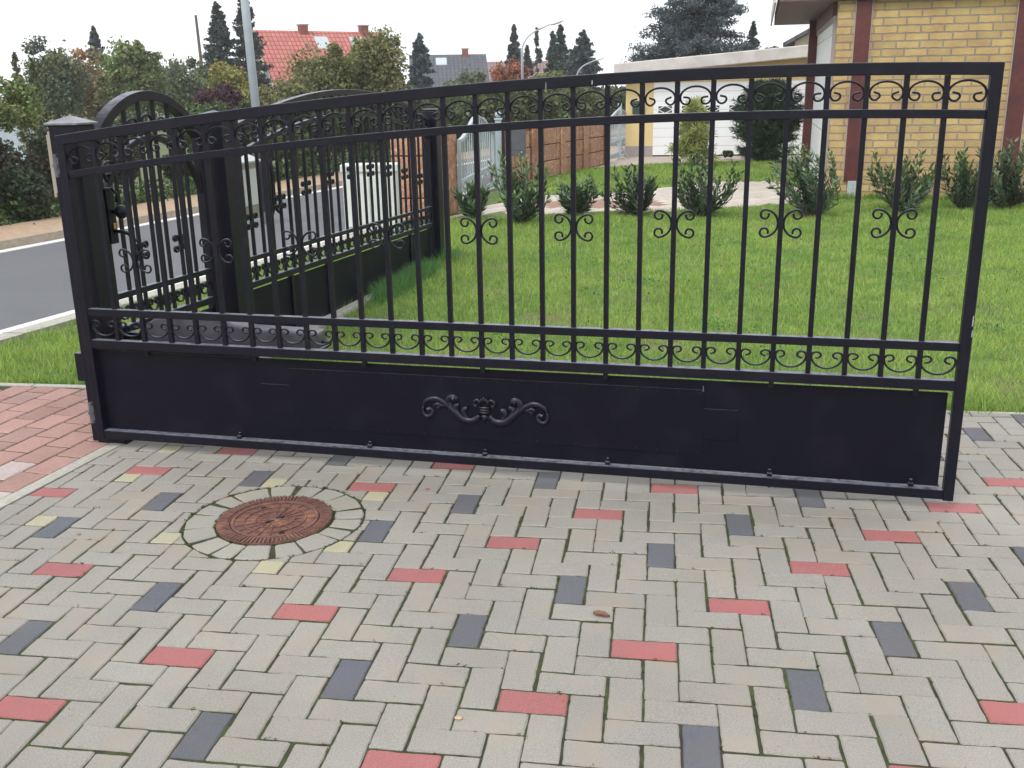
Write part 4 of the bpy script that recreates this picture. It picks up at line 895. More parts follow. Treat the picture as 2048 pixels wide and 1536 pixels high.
# ------------------------------------------------------------ vegetation
def leafquads(C, size, colr, norm=None, aspect=.6, bias=None):
    n = len(C); a = RNG.normal(size=(n, 3)); a /= np.linalg.norm(a, axis=1)[:, None]
    if bias is not None: a = a * .6 + bias; a /= np.linalg.norm(a, axis=1)[:, None]
    b_ = RNG.normal(size=(n, 3)); b_ -= (b_ * a).sum(1)[:, None] * a; b_ /= np.linalg.norm(b_, axis=1)[:, None]
    s = size * RNG.uniform(.6, 1.35, n)[:, None]
    V = np.stack([C - a * s, C + b_ * s * aspect, C + a * s, C - b_ * s * aspect], 1).reshape(-1, 3)
    Fc = np.arange(n * 4).reshape(n, 4); return V, Fc, np.repeat(colr, 4, 0)
def colors(n, pal, wts=None, jit=.18, clump=None):
    pal = np.array(pal, float); idx = RNG.choice(len(pal), n, p=wts) if clump is None else clump
    c = pal[idx] * (1 + RNG.normal(0, jit, n))[:, None]; return np.clip(c, .003, 1)
GRN = [(.055, .085, .03), (.075, .105, .035), (.045, .07, .03)]
def crown_pts(cx, cy, z0, z1, rx_, n, lumps=14, power=1.0, taper=.0):
    K = lumps = int(lumps * 1.8); h = z1 - z0; zc = (z0 + z1) / 2; bl = []
    for i in range(K):
        v = RNG.normal(size=3); v /= np.linalg.norm(v); f = RNG.uniform(.35, .82)
        f = RNG.uniform(.3, .93); bl.append((cx + v[0] * rx_ * f, cy + v[1] * rx_ * f, zc + v[2] * h / 2 * f, RNG.uniform(.16, .36) * min(rx_, h / 2)))
    bl = np.array(bl); k = RNG.integers(0, K, n); v = RNG.normal(size=(n, 3)); v /= np.linalg.norm(v, axis=1)[:, None]
    r = bl[k, 3] * np.where(RNG.random(n) < .16, RNG.uniform(1.0, 1.7, n), RNG.uniform(.3, 1.1, n) ** .6); P = bl[k, :3] + v * r[:, None]; core = RNG.random(n) < .42; rad = RNG.random(n) ** .45 * .82 * (1 + .10 * np.sin(5 * v[:, 0] + 7 * v[:, 2]) + .08 * np.sin(9 * v[:, 1])); Q_ = np.c_[cx + v[:, 0] * rad * rx_, cy + v[:, 1] * rad * rx_, zc - .06 * h + v[:, 2] * rad * h / 2 * np.where(v[:, 2] > 0, 1.0, 1.0)]; P = np.where(core[:, None], Q_, P); P[:, 2] = np.maximum(P[:, 2], z0 * .6); return P, k
def broadleaf(name, u, vt, vb, hwpx, dist, pal, label, n=6000, lumps=16, leaf=None, group='trees and bushes behind the street', cat='tree', trunk=True, spikes=0, z_base=None):
    T = PD(u, vt, dist); Bm = PD(u, vb, dist); rx_ = hwpx / FPX * dist; x, y = T[0], T[1]; zt_ = T[2]; zb = max(.25, Bm[2]) if z_base is None else z_base
    e = empty(name, (x, y, 0), 0, label, cat, group)
    P, k = crown_pts(0, 0, zb, zt_, rx_, n, lumps); lf = leaf or dist / 997 * 1.65; n = int(n * 1.7)
    if spikes:
        m = n // 9; a = RNG.uniform(0, 2 * PI, spikes); rr = rx_ * RNG.uniform(.1, .8, spikes); sh_ = RNG.uniform(.35, 1, spikes); ki = RNG.integers(0, spikes, m); hh = RNG.uniform(0, 1, m)
        P2 = np.c_[rr[ki] * np.cos(a[ki]), rr[ki] * np.sin(a[ki]), (zt_ - .3 * (zt_ - zb)) + hh * .36 * sh_[ki] * (zt_ - zb) * (1 - .4 * (rr[ki] / rx_))] + RNG.normal(0, 1, (m, 3)) * (lf * (2.6 - 2.0 * hh))[:, None]; P = np.r_[P, P2]; k = np.r_[k, RNG.integers(0, int(lumps * 1.8), m)]
    lumps = int(lumps * 1.8); pc = RNG.integers(0, len(pal), lumps); mixr = np.where(RNG.random(len(P)) < .6, pc[k], RNG.integers(0, len(pal), len(P)))
    lum = RNG.uniform(.75, 1.25, lumps)[k]; c = colors(len(P), pal, clump=mixr) * lum[:, None]
    V, Fc, cc = leafquads(P, lf, c); npmesh('crown', V, Fc, LEAF, cc, e)
    if trunk:
        b = MB(); tr = max(.05, rx_ * .07); b.tube([(0, 0, -.05), (.03, .02, zb), (.0, 0, (zb + zt_) / 2), (.05, 0, zt_ * .9)], [tr, tr * .75, tr * .45, tr * .1], 8)
        for i in range(5):
            a = RNG.uniform(0, 2 * PI); z = zb + (zt_ - zb) * RNG.uniform(0, .4); b.tube([(0, 0, z), (math.cos(a) * rx_ * .35, math.sin(a) * rx_ * .35, z + (zt_ - zb) * .2), (math.cos(a) * rx_ * .65, math.sin(a) * rx_ * .65, z + (zt_ - zb) * .33)], [tr * .4, tr * .25, tr * .06], 6)
        b.build('trunk', BARK, e)
    return e
def conifer(name, u, vt, hwpx, dist, pal, label, n=5000, zb=.4, droop=.25, leaf=None, shape=1.0, zs=.35, group='conifers behind the houses', sparse=False, vb=None, cat='tree'):
    T = PD(u, vt, dist); x, y, zt_ = T; R = hwpx / FPX * dist
    if vb is not None: zb = max(.1, PD(u, vb, dist)[2])
    e = empty(name, (x, y, 0), 0, label, cat, group); lf = leaf or dist / 997 * 1.9
    nb2 = int(130 * (1 if not sparse else .3) * max(1, (zt_ - zb) / 3)); nb2 = min(nb2, 700); hb_ = RNG.uniform(0, 1, nb2) ** .8; ab = RNG.uniform(0, 2 * PI, nb2)
    Lb = R * (1 - hb_) ** shape * RNG.uniform(.6, 1.15, nb2) + R * .05; k = RNG.choice(nb2, n, p=(Lb + .1 * R) / (Lb + .1 * R).sum()); t = RNG.uniform(.08, 1, n) ** .75
    wdt = Lb[k] * .22 * (1 - t * .55); P = np.c_[np.cos(ab[k]) * Lb[k] * t, np.sin(ab[k]) * Lb[k] * t, zb + (zt_ - zb) * hb_[k] - droop * Lb[k] * t + (.18 * Lb[k] * t * t)]
    off = RNG.normal(0, 1, (n, 3)) * np.c_[wdt, wdt, wdt * zs + lf * .4]; P = P + off * .6; P[:, 2] = np.clip(P[:, 2], .02, zt_)
    c = colors(n, pal, jit=.22) * (RNG.uniform(.75, 1.25, nb2)[k])[:, None]; V, Fc, cc = leafquads(P, lf, c, aspect=.35); npmesh('crown', V, Fc, LEAF, cc, e)
    b = MB(); b.tube([(0, 0, -.05), (0, 0, zt_ * .6), (0, 0, zt_)], [max(.04, R * .09), max(.03, R * .05), .01], 8); b.build('trunk', BARK, e); return e
OL = [(0.195, 0.215, 0.091), (0.247, 0.247, 0.111), (0.15, 0.176, 0.085)]; DK = [(0.081, 0.115, 0.074), (0.108, 0.142, 0.088), (0.135, 0.169, 0.095)]
AUT = [(0.195, 0.202, 0.091), (0.312, 0.208, 0.104), (0.247, 0.221, 0.104), (0.364, 0.182, 0.091)]; YEL = [(.30, .29, .08), (.21, .23, .075), (.36, .32, .09)]
PUR = [(.085, .035, .05), (.12, .045, .065), (.065, .035, .05)]; BLU = [(.10, .13, .145), (.13, .165, .175), (.075, .10, .115)]; SPR = [(.065, .085, .078), (.085, .11, .098), (.052, .068, .064)]
LG = [(.15, .22, .075), (.19, .26, .09), (.12, .18, .06)]; PEAR = [(0.175, 0.206, 0.075), (0.237, 0.25, 0.094), (0.263, 0.231, 0.112), (0.138, 0.169, 0.069)]
broadleaf('broadleaf_tree', 95, 76, 250, 62, 46, DK + OL, 'dark green round tree, tallest at the far left', 9000, 20)
broadleaf('broadleaf_tree', 175, 100, 260, 60, 50, AUT, 'browning autumn tree below the lone small spruce', 8000, 18)
broadleaf('broadleaf_tree', 255, 78, 250, 62, 44, OL + LG, 'pointed green tree with loose crown above the arched garden gate', 9000, 20, spikes=12)
broadleaf('broadleaf_tree', 345, 118, 255, 62, 52, OL + DK, 'olive green rounded tree between the arched gate and the yellow bush', 8000, 18)
broadleaf('broadleaf_tree', 305, 112, 200, 22, 60, DK, 'small dark tree top behind the pointed green tree', 2500, 8)
broadleaf('broadleaf_tree', 395, 108, 240, 38, 58, DK + OL, 'dull green tree at the foot of the leaning utility pole', 5000, 12)
conifer('spruce', 186, 53, 20, 62, SPR + BLU, 'small lone spruce tip above the browning tree', 2500, vb=120)
conifer('spruce', 432, 4, 50, 54, SPR, 'tall dark spruce left of the thick lamp post', 13000, vb=215, shape=.8)
conifer('spruce', 486, -18, 48, 55, SPR, 'tall dark spruce directly behind the thick lamp post', 12000, vb=215, shape=.7)
broadleaf('yellow_bush', 455, 118, 215, 46, 40, YEL, 'yellow green bush at the foot of the two tall spruces', 5000, 14)
broadleaf('yellow_bush', 520, 165, 230, 40, 38, YEL + OL + OL, 'olive yellow bush right of the thick lamp post', 4000, 12)
broadleaf('purple_plum', 433, 168, 230, 50, 34, PUR, 'dark purple leaved plum bush behind the fence', 5000, 14)
broadleaf('green_bush', 378, 200, 270, 34, 22, LG, 'bright green bush peeping over the right side of the arched gate', 2500, 9)
broadleaf('fruit_tree', 660, 85, 225, 80, 33, PEAR, 'bushy fruit tree hiding the middle of the red roofed house', 13000, 26)
broadleaf('fruit_tree', 752, 62, 225, 66, 33, PEAR + AUT[:1], 'taller fruit tree with wispy top shoots at the right end of the red roof', 13000, 24, spikes=16)
broadleaf('fruit_tree', 590, 150, 235, 48, 30, PEAR + OL, 'low fruit tree in front of the cream gable', 6000, 14)
conifer('spruce', 838, 68, 34, 50, BLU, 'blue grey spruce in front of the slate roof', 10000, vb=215, shape=.62)
conifer('spruce', 1028, 50, 24, 66, SPR, 'slender dark spruce behind the first curved street lamp', 5000, vb=150)
conifer('spruce', 1054, 92, 13, 68, SPR, 'small dark conifer right of the slender spruce', 2400, vb=150)
conifer('larch', 1073, 56, 15, 62, [(.09, .12, .09), (.12, .15, .11)], 'thin lanky larch with sparse drooping branches', 900, vb=150, sparse=True)
conifer('cypress', 1121, 50, 20, 60, SPR, 'narrow dark cypress, the tallest of the conifer group', 7000, vb=170, shape=.6)
conifer('cypress', 1106, 64, 18, 61, SPR + BLU, 'narrow cypress just left of the tallest one', 5500, vb=170, shape=.5)
conifer('conifer', 1166, 60, 44, 58, BLU + SPR, 'broad dark conifer behind the smaller curved street lamp', 9000, vb=190, shape=.7)
broadleaf('broadleaf_tree', 1148, 100, 235, 52, 60, DK + BLU, 'dark dense tree mass at the foot of the cypresses', 8000, 16)
broadleaf('autumn_tree', 1022, 116, 190, 42, 48, [(.33, .12, .075), (.38, .15, .08), (.21, .13, .07)], 'rust orange autumn tree in front of the brown roof', 5000, 14)
broadleaf('broadleaf_tree', 935, 140, 235, 66, 40, OL + DK, 'olive green trees below the slate and brown roofs', 8000, 18)
broadleaf('broadleaf_tree', 1100, 130, 245, 60, 46, OL + YEL[1:2] + LG, 'yellowish green tree at the right of the first curved street lamp', 8000, 18)
broadleaf('broadleaf_tree', 1010, 165, 255, 60, 36, OL + DK, 'dull green bush behind the silver gate post', 7000, 14)
broadleaf('broadleaf_tree', 850, 175, 250, 46, 36, DK + OL, 'dark bush behind the end post of the fence', 5000, 12)
conifer('blue_spruce', 1400, -95, 128, 38, BLU, 'large blue spruce towering behind the garage', 75000, vb=175, shape=.56, droop=.2, zs=.55, leaf=.06)
conifer('spruce', 1507, 44, 22, 46, SPR, 'small dark spruce right of the large blue spruce', 4500, vb=130)
conifer('spruce', 1284, 98, 14, 40, BLU, 'tiny conifer tip at the left shoulder of the blue spruce', 1200, vb=140)
broadleaf('broadleaf_tree', 1545, 92, 110, 20, 48, LG, 'pale green tree top just over the garage roof', 1500, 6)
broadleaf('broadleaf_tree', 1225, 208, 240, 14, 110, DK, 'tiny distant tree between silver gate and garage', 700, 5)
# thin tall shrubs at the far left
for (u, vt, lab) in ((28, 104, 'thin upright shoot standing tallest at the left picture edge'), (62, 118, 'second thin upright shoot beside the left edge')):
    conifer('young_poplar', u, vt, 20, 18, OL + DK, lab, 1500, zb=.8, shape=.7, leaf=.04, group='thin shoots at the left edge')
broadleaf('shrub', 28, 150, 262, 52, 15, OL + LG, 'loose olive shrub over the hedge at the left edge', 2600, 12, trunk=False, spikes=8)
broadleaf('shrub', -8, 200, 262, 46, 13.6, LG + OL, 'bright green shrub cut by the left picture edge', 3000, 10, trunk=False)
# hedge along the street's far side
def hedge(y0, y1, label, pal, h, n, name='hedge', off=-8.75, dep=.45, lsz=.033):
    e = empty(name, (rx(y0, off), y0, 0), math.atan2(y1 - y0, rx(y1, off) - rx(y0, off)), label, 'hedge'); L = math.hypot(y1 - y0, rx(y1, off) - rx(y0, off))
    K = int(L * 5); bx = RNG.uniform(0, L, K); by = RNG.uniform(-dep, dep, K); bz = RNG.uniform(.15, 1, K) ** .7 * (h - .25); br = RNG.uniform(.22, .4, K); k = RNG.integers(0, K, n)
    v = RNG.normal(size=(n, 3)); v /= np.linalg.norm(v, axis=1)[:, None]; P = np.c_[bx[k], by[k], bz[k]] + v * (br[k] * RNG.uniform(.5, 1.1, n))[:, None]; P[:, 2] = np.abs(P[:, 2])
    pc = RNG.integers(0, len(pal), K); lum = RNG.uniform(.7, 1.3, K)[k]; c = colors(n, pal, clump=np.where(RNG.random(n) < .7, pc[k], RNG.integers(0, len(pal), n))) * lum[:, None]
    V, Fc, cc = leafquads(P, lsz, c); npmesh('foliage', V, Fc, LEAF, cc, e)
    b = MB(); x = .2
    while x < L: b.tube([(x, 0, -.05), (x + .05, .03, h * .5), (x, 0, h * .85)], [.025, .018, .008], 6); x += .5
    b.build('stems', BARK, e); return e
HP = [(.06, .08, .05), (.09, .085, .06), (.075, .11, .055), (.10, .085, .065)]
hedge(6.5, 12.5, 'dense dark hedge across the road on the left', HP, 1.24, 85000)
hedge(12.5, 24, 'hedge across the road seen through the fence bars', [(.075, .12, .05), (.11, .16, .065), (.075, .09, .05)], 1.45, 60000, lsz=.042)
hedge(24, 48, 'far stretch of hedge down the street', [(.10, .13, .06), (.14, .17, .075)], 1.7, 40000, lsz=.075)
# low green weeds at the hedge foot
n = 9000; t = RNG.uniform(6, 24, n); P = np.c_[rx(t, -8.28) + RNG.normal(0, .13, n), t, .06 + RNG.random(n) ** 1.6 * .30]; V, Fc, cc = leafquads(P, .032, colors(n, [(.07, .14, .04), (.10, .18, .05), (.055, .10, .035)]))
tag(npmesh('weeds', V, Fc, LEAF, cc), kind='stuff')

# laurels
def laurel(u, vb, vt, hw, label, seed):
    rg = np.random.default_rng(seed); B = P0(u, vb); d = math.hypot(*(B - CP)[:2]); H = PD(u, vt, d)[2]; R = hw * .9 / FPX * d; tone = rg.uniform(.85, 1.3); lean = rg.normal(0, .12, 2)
    e = empty('laurel_bush', (B[0], B[1], 0), 0, label, 'shrub', 'young cherry laurels planted along the lawn edge')
    V = []; C = []; b = MB(); ns = int(17 + R * 28)
    for i in range(ns):
        a = 2 * PI * i / ns + rg.normal(0, .3); sp_ = rg.uniform(.05, 1.18); r = R * 1.08 * sp_; h = H * rg.uniform(.4, 1.06) * (1 - .10 * sp_)
        p0 = np.array([math.cos(a), math.sin(a), 0]) * R * .12; p1 = np.array([math.cos(a) * r * .74, math.sin(a) * r * .74, h * .42]); p2 = np.array([math.cos(a) * r + lean[0] * h, math.sin(a) * r + lean[1] * h, h])
        b.tube([tuple(p0), tuple(p1), tuple(p2)], [.008, .006, .003], 5)
        nl = int(14 + h * 36)
        for k in range(nl):
            t = .08 + .92 * (k / nl); p = (1 - t) ** 2 * p0 + 2 * t * (1 - t) * p1 + t * t * p2; dr = 2 * (1 - t) * (p1 - p0) + 2 * t * (p2 - p1); dr /= np.linalg.norm(dr)
            pa_ = k * 2.4 + rg.normal(0, .3); sd_ = np.cross(dr, [math.cos(pa_), math.sin(pa_), .1]); sd_ /= np.linalg.norm(sd_) + 1e-9
            ax_ = dr * rg.uniform(.55, 1.1) + sd_ * rg.uniform(.5, 1.0); ax_ /= np.linalg.norm(ax_); wv = np.cross(ax_, dr); wv /= np.linalg.norm(wv) + 1e-9
            l = rg.uniform(.075, .135) * (1 if t < .9 else .8); w_ = l * .2; nr = np.cross(ax_, wv)
            V += [p, p + ax_ * l * .45 + wv * w_ + nr * .004, p + ax_ * l, p + ax_ * l * .45 - wv * w_ + nr * .004]
            g_ = rg.uniform(.6, 1.4) * tone; top = .35 if t > .8 else 0; c = np.array([.055 + .10 * top, .105 + .14 * top, .048 + .02 * top]) * g_; C += [c] * 4
    V = np.array(V); npmesh('foliage', V, np.arange(len(V)).reshape(-1, 4), GLOSSY, np.array(C), e); b.build('stems', BARK, e); return e
LAU = [(948, 436, 362, 34, 'small sparse laurel nearest the ribbed stone wall'), (1040, 446, 306, 62, 'tall pointed laurel in front of the parcel box wall'), (1152, 430, 352, 38, 'small narrow laurel standing alone before the reddish patch of path'),
 (1272, 430, 330, 62, 'spreading laurel left of the light young pine'), (1405, 432, 312, 72, 'bushy laurel below the light young pine and white door'), (1625, 432, 288, 84, 'large laurel at the left corner of the brick house'),
 (1808, 426, 288, 66, 'upright laurel in the middle of the brick wall'), (1925, 418, 300, 48, 'laurel just left of the open gate frame end'), (2010, 414, 272, 68, 'laurel at the right picture edge by the brick wall')]
for i, (u, vb, vt, hw, lab) in enumerate(LAU): laurel(u, vb, vt, hw, lab, 50 + i)
# young pines before the garage
def pine(u, vb, vt, hw, pal, label, n, seed, name, needle, shape):
    B = P0(u, vb); d = math.hypot(*(B - CP)[:2]); H = PD(u, vt, d)[2]; R = hw / FPX * d; e = empty(name, (B[0], B[1], 0), 0, label, 'tree')
    rg = np.random.default_rng(seed); nb2 = int(n / 90); V = []; C = []; b = MB(); b.tube([(0, 0, -.05), (.02, 0, H * .5), (0, 0, H)], [.05, .035, .01], 8)
    for i in range(nb2):
        h = rg.uniform(.05 if n > 20000 else .08, .97) ** (1.15 if n > 20000 else .9); a = rg.uniform(0, 2 * PI); L = (R * math.sin(PI * min(1, h * .86 + .12)) ** .7 if n > 20000 else R * (1 - h) ** shape) * rg.uniform(.7, 1.1) + .05; z0 = H * h * .93 + (.02 if n > 20000 else 0); p0 = np.array([0, 0, z0]); p2 = np.array([math.cos(a) * L, math.sin(a) * L, z0 + L * (.35 if h > .15 else .05)]); b.tube([tuple(p0), tuple(p2)], [.012, .005], 5)
        t = rg.uniform(.15, 1, 90); p = p0 + (p2 - p0) * t[:, None]; dr = (p2 - p0) / np.linalg.norm(p2 - p0); q = dr * .8 + rg.normal(0, .75, (90, 3)); q /= np.linalg.norm(q, axis=1)[:, None]; wv = np.cross(q, rg.normal(size=(90, 3))); wv /= np.linalg.norm(wv, axis=1)[:, None]
        l = needle * rg.uniform(.7, 1.2, 90)[:, None]; w_ = needle * .07; V.append(np.stack([p - wv * w_, p + wv * w_, p + q * l + wv * w_ * .4, p + q * l - wv * w_ * .4], 1).reshape(-1, 3))
        c = np.array(pal)[rg.integers(0, len(pal), 90)] * rg.uniform(.7, 1.3) * rg.uniform(.8, 1.2, (90, 1)); C.append(np.repeat(c, 4, 0))
    V = np.concatenate(V); npmesh('crown', V, np.arange(len(V)).reshape(-1, 4), LEAF, np.concatenate(C), e); b.build('trunk', BARK, e)
pine(1386, 333, 200, 48, [(.40, .44, .15), (.32, .36, .13), (.48, .50, .20)], 'young light green pine with loose long needles on the second lawn', 5600, 3, 'young_pine', .19, 1.0)
pine(1530, 322, 156, 62, [(.03, .068, .036), (.045, .09, .045), (.055, .11, .05)], 'dense dark green pine in front of the garage doors', 42000, 4, 'dense_pine', .11, .42)
bb = P0(1455, 319); e = empty('box_ball', (bb[0], bb[1], 0), 0, 'tiny rounded box bush on the forecourt edge between the two pines', 'shrub'); P, k = crown_pts(0, 0, .05, .22, .17, 900, 8); V, Fc, cc = leafquads(P, .02, colors(900, [(.08, .12, .03), (.05, .09, .025)])); npmesh('foliage', V, Fc, LEAF, cc, e)

# ------------------------------------------------------------ grass blades
def grass(name, polyf, x0, x1, y0, y1, n, hgt, wid, pal=None):
    X = RNG.uniform(x0, x1, n * 2); Y = y0 + (y1 - y0) * RNG.random(n * 2) ** 1.25; ok = polyf(X, Y); X, Y = X[ok][:n], Y[ok][:n]; n = len(X)
    patch = np.sin(X * 2.1 + 1.3 * np.sin(Y * 1.7)) * np.cos(Y * 2.6 + .8 * np.sin(X * 3.1)); patch2 = np.sin(X * 6.3 + 2 * np.sin(Y * 4.1)) * np.sin(Y * 5.7 + X); p3 = np.sin(X * 13 + 3 * np.sin(Y * 9.1)) * np.sin(Y * 15 + 2 * X)
    dens = RNG.random(n) < .86 + .3 * patch2; X, Y, patch, patch2, p3 = X[dens], Y[dens], patch[dens], patch2[dens], p3[dens]; n = len(X)
    h = hgt * RNG.uniform(.5, 1.3, n) * (1 + .18 * patch2 + .15 * p3); a = RNG.uniform(0, 2 * PI, n); ln = h * RNG.uniform(.1, .95, n); la = RNG.uniform(0, 2 * PI, n); w_ = wid * RNG.uniform(.7, 1.3, n) * (1 + .09 * np.maximum(0, Y - 4))
    z = np.full(n, -.012); bx, by = np.cos(a) * w_ / 2, np.sin(a) * w_ / 2
    V = np.stack([np.c_[X - bx, Y - by, z], np.c_[X + bx, Y + by, z], np.c_[X + np.cos(la) * ln, Y + np.sin(la) * ln, z + h]], 1).reshape(-1, 3)
    f = np.clip(.5 + .28 * patch + .22 * patch2 + .16 * p3 + RNG.normal(0, .3, n), 0, 1)[:, None]; c = np.array([.205, .40, .07]) * (1 - f) + np.array([.45, .60, .14]) * f
    dry = (RNG.random(n) < .05 + .55 * np.clip(patch2 * p3 - .25, 0, 1) + .25 * np.clip(patch - .75, 0, 1))[:, None]; c = np.where(dry, np.array([.46, .42, .20]), c) * RNG.uniform(.7, 1.25, n)[:, None]; c = np.repeat(c, 3, 0)
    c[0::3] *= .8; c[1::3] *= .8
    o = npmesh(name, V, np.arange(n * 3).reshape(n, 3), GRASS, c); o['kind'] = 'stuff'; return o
fx = lambda Y: -2.40 + .09 * Y
HX = lambda X, Y: ~((X > 2.75) & (Y > 13.0 - .09 * (X - 2.8)))
pol = np.array(poly)
def inpath(X, Y):
    c = np.zeros(len(X), bool)
    for i in range(len(pol)):
        a, b_ = pol[i], pol[i - 1]
        cr = ((a[1] > Y) != (b_[1] > Y)) & (X < (b_[0] - a[0]) * (Y - a[1]) / (b_[1] - a[1] + 1e-12) + a[0]); c ^= cr
    return c
yp = lambda X: np.interp(X, [-2.4, -1.7, -1.0, 0.6, 2.0, 2.8, 9], [10.9, 11.05, 11.1, 11.6, 12.1, 13.0, 12.6])
front = lambda X, Y: (X > fx(Y) + np.where(Y > 7.5, -.12, .05)) & (Y < yp(X)) & HX(X, Y)
def tri(n): return 0
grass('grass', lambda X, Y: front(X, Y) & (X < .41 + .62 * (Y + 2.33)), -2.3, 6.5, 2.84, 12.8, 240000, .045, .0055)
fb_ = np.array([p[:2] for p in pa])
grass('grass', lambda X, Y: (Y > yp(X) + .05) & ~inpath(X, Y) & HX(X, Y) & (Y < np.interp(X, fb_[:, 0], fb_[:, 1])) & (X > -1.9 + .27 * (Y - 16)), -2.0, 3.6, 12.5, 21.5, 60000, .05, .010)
grass('grass', lambda X, Y: (X < fx(Y) - .05) & (X > rx(Y, -3.14)), -4.4, -1.6, 2.86, 10.6, 52000, .055, .006)
# longer tufts along the fence foot and paving edge
def tufts(name, C, n, h, w_, pal):
    k = RNG.integers(0, len(C), n); X = C[k, 0] + RNG.normal(0, .035, n); Y = C[k, 1] + RNG.normal(0, .05, n); hh = h * RNG.uniform(.35, 1.3, n); a = RNG.uniform(0, 2 * PI, n); la = RNG.uniform(0, 2 * PI, n); ln = hh * RNG.uniform(.2, 1.0, n)
    V = np.stack([np.c_[X - np.cos(a) * w_, Y - np.sin(a) * w_, np.full(n, -.012)], np.c_[X + np.cos(a) * w_, Y + np.sin(a) * w_, np.full(n, -.012)], np.c_[X + np.cos(la) * ln, Y + np.sin(la) * ln, hh]], 1).reshape(-1, 3)
    c = np.repeat(colors(n, pal, jit=.25), 3, 0); o = npmesh(name, V, np.arange(n * 3).reshape(n, 3), GRASS, c); o['kind'] = 'stuff'
s = np.concatenate([RNG.normal(c_, .12, 14) for c_ in RNG.uniform(3.5, 5.6, 12)]); C = np.array([locF(a, -.10 - abs(RNG.normal(0, .05)))[:2] for a in s]); tufts('grass_tufts', C, 4200, .12, .003, [(.13, .30, .08), (.17, .36, .11), (.11, .26, .10)])
C = np.c_[RNG.uniform(-2.2, 5, 120), RNG.uniform(2.84, 2.92, 120)]; tufts('grass_tufts', C, 3500, .07, .003, [(.17, .33, .06), (.23, .38, .08)])
C = np.c_[RNG.uniform(2.6, 7, 160), np.zeros(160)]; C[:, 1] = 12.93 - .09 * (C[:, 0] - 2.8); tufts('grass_tufts', C, 5000, .10, .006, [(.17, .33, .06), (.23, .38, .08)])
# moss tufts in the paving joints, small leaves and a cone on the pavers
mo = []
for _ in range(5200):
    X, Y = RNG.integers(-26, 40), RNG.integers(-26, 28); f = RNG.random(); hor = RNG.random() < .5; t = (X - Y) % 4
    ln_ = None
    if hor and t in (0, 1): ln_ = (X + f, Y)
    elif not hor and t in (2, 3): ln_ = (X, Y + f)
    if ln_ is None: continue
    p = lat(*ln_)
    if p[1] > 2.78 or p[0] < KX(p[1]) + .02 or p[1] < -2.6 or np.linalg.norm(p - MH) < RR + .02: continue
    if math.sin(p[0] * 2.3 + 1) * math.cos(p[1] * 1.9) + RNG.normal(0, .5) < -.1: continue
    mo.append(p)
for k in range(260):
    a = RNG.uniform(0, 2 * PI); mo.append(MH + np.array([math.cos(a), math.sin(a)]) * (RR if RNG.random() < .5 else .234))
mo = np.array(mo); k = np.repeat(np.arange(len(mo)), 9); P = np.c_[mo[k] + RNG.normal(0, .0038, (len(k), 2)), RNG.uniform(-.006, .0025, len(k))]; V, Fc, cc = leafquads(P, .0032, colors(len(k), [(.05, .09, .015), (.08, .12, .02), (.06, .05, .025)], jit=.3)); tag(npmesh('moss', V, Fc, GRASS, cc), kind='stuff')
cn = P0(1203, 1233); b = MB(); b.tube([(-.028, 0, .009), (-.012, .001, .011), (.01, 0, .011), (.028, -.003, .008)], [.004, .0085, .0085, .003], 8); o = b.build('larch_cone', mat('cone_brown', (.14, .08, .05), (.24, .14, .09), 120, .9, .6, 300), smooth=True); o.location = (cn[0], cn[1], 0); o.rotation_euler = (0, 0, -.2); tag(o, 'small brown fallen cone lying on a grey paver', 'cone')
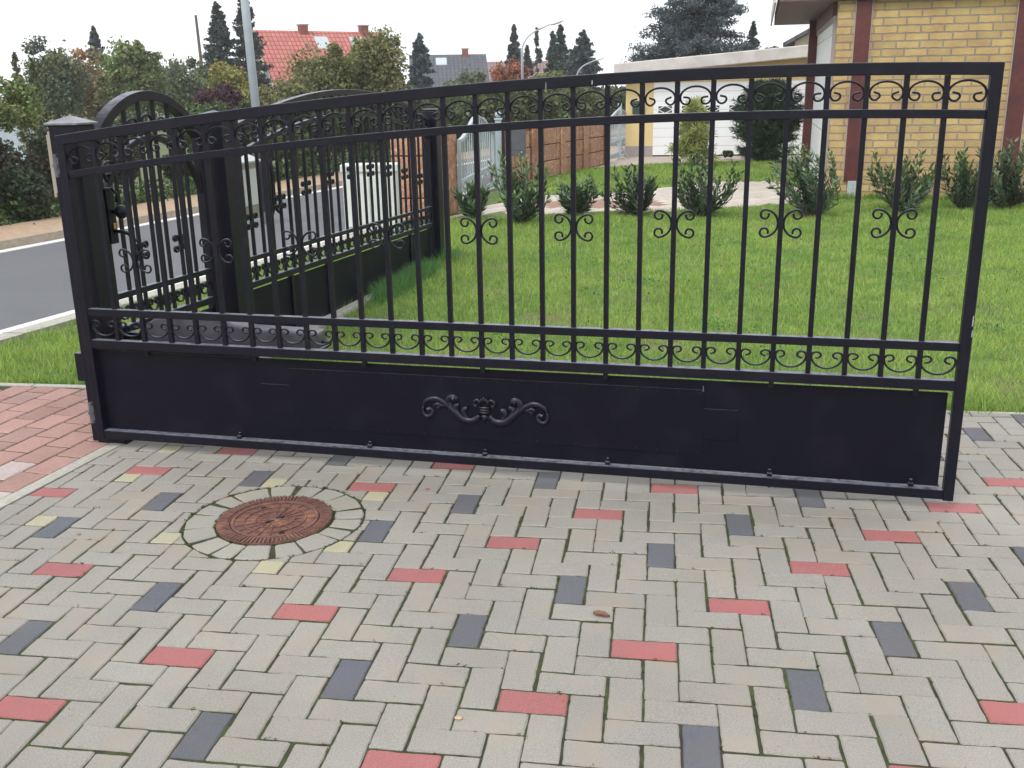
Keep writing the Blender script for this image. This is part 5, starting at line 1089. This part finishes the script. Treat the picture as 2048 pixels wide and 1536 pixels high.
for (u, v, lab, nm, sz, c) in ((855, 979, 'small reddish brown nut on a paver behind the manhole', 'nut', .010, (.25, .08, .04)), (917, 1437, 'pale orange crumpled leaf scrap on a near paver', 'leaf_scrap', .012, (.40, .29, .18)), (157, 1069, 'greyish brown pebble on the pavers at the left', 'pebble', .010, (.22, .17, .14))):
    q = P0(u, v); b = MB(); b.sphere((0, 0, sz * .22), (sz, sz * .7, sz * .25), 6); o = b.build(nm, mat(nm + '_m', c, tuple(x * 1.3 for x in c), 80, .8), smooth=True); o.location = (q[0], q[1], 0); tag(o, lab, nm.replace('_', ' '))



n = 2600; k = RNG.integers(0, 46, n); cx_ = RNG.uniform(-1.2, 5.0, 46); cy_ = RNG.uniform(3.1, 9.5, 46); r_ = RNG.uniform(.05, .22, 46)
P = np.c_[cx_[k] + RNG.normal(0, 1, n) * r_[k], cy_[k] + RNG.normal(0, 1, n) * r_[k], RNG.uniform(.012, .034, n)]; P = P[P[:, 1] > 2.95]; P = P[P[:, 0] > fx(P[:, 1]) + .1]
V, Fc, cc = leafquads(P, .0095, colors(len(P), [(.11, .27, .07), (.15, .32, .09), (.09, .22, .07)]), aspect=.8, bias=None); tag(npmesh('clover', V, Fc, GRASS, cc), kind='stuff')
n = 420; P = np.c_[RNG.uniform(-1.5, 6, n), RNG.uniform(2.95, 11.5, n), RNG.uniform(.02, .045, n)]; P = P[P[:, 0] > fx(P[:, 1]) + .1]
V, Fc, cc = leafquads(P, .012, colors(len(P), [(.32, .24, .09), (.22, .14, .06), (.40, .34, .14)])); tag(npmesh('leaf_litter', V, Fc, LEAF, cc), kind='stuff')
n = 500; P = np.c_[RNG.uniform(-2, 3, n), RNG.uniform(-1.2, 2.75, n), RNG.uniform(.001, .003, n)]; V, Fc, cc = leafquads(P, .0028, colors(len(P), [(.08, .06, .03), (.16, .12, .06), (.05, .05, .03)]), aspect=.4); V[:, 2] = np.clip(V[:, 2], .001, .004); tag(npmesh('paving_crumbs', V, Fc, LEAF, cc), kind='stuff')

# ------------------------------------------------------------ thin haze
hz = MB(); hz.box(-110, 110, -8, 118, -1.1, 13); hm = bpy.data.materials.new('haze'); hm.use_nodes = True; t_ = hm.node_tree; t_.nodes.remove(t_.nodes['Principled BSDF'])
v_ = t_.nodes.new('ShaderNodeVolumePrincipled'); v_.inputs['Color'].default_value = (.97, .98, 1, 1); v_.inputs['Density'].default_value = .0009; t_.links.new(v_.outputs[0], t_.nodes['Material Output'].inputs['Volume'])
o = hz.build('haze', hm); o['kind'] = 'stuff'
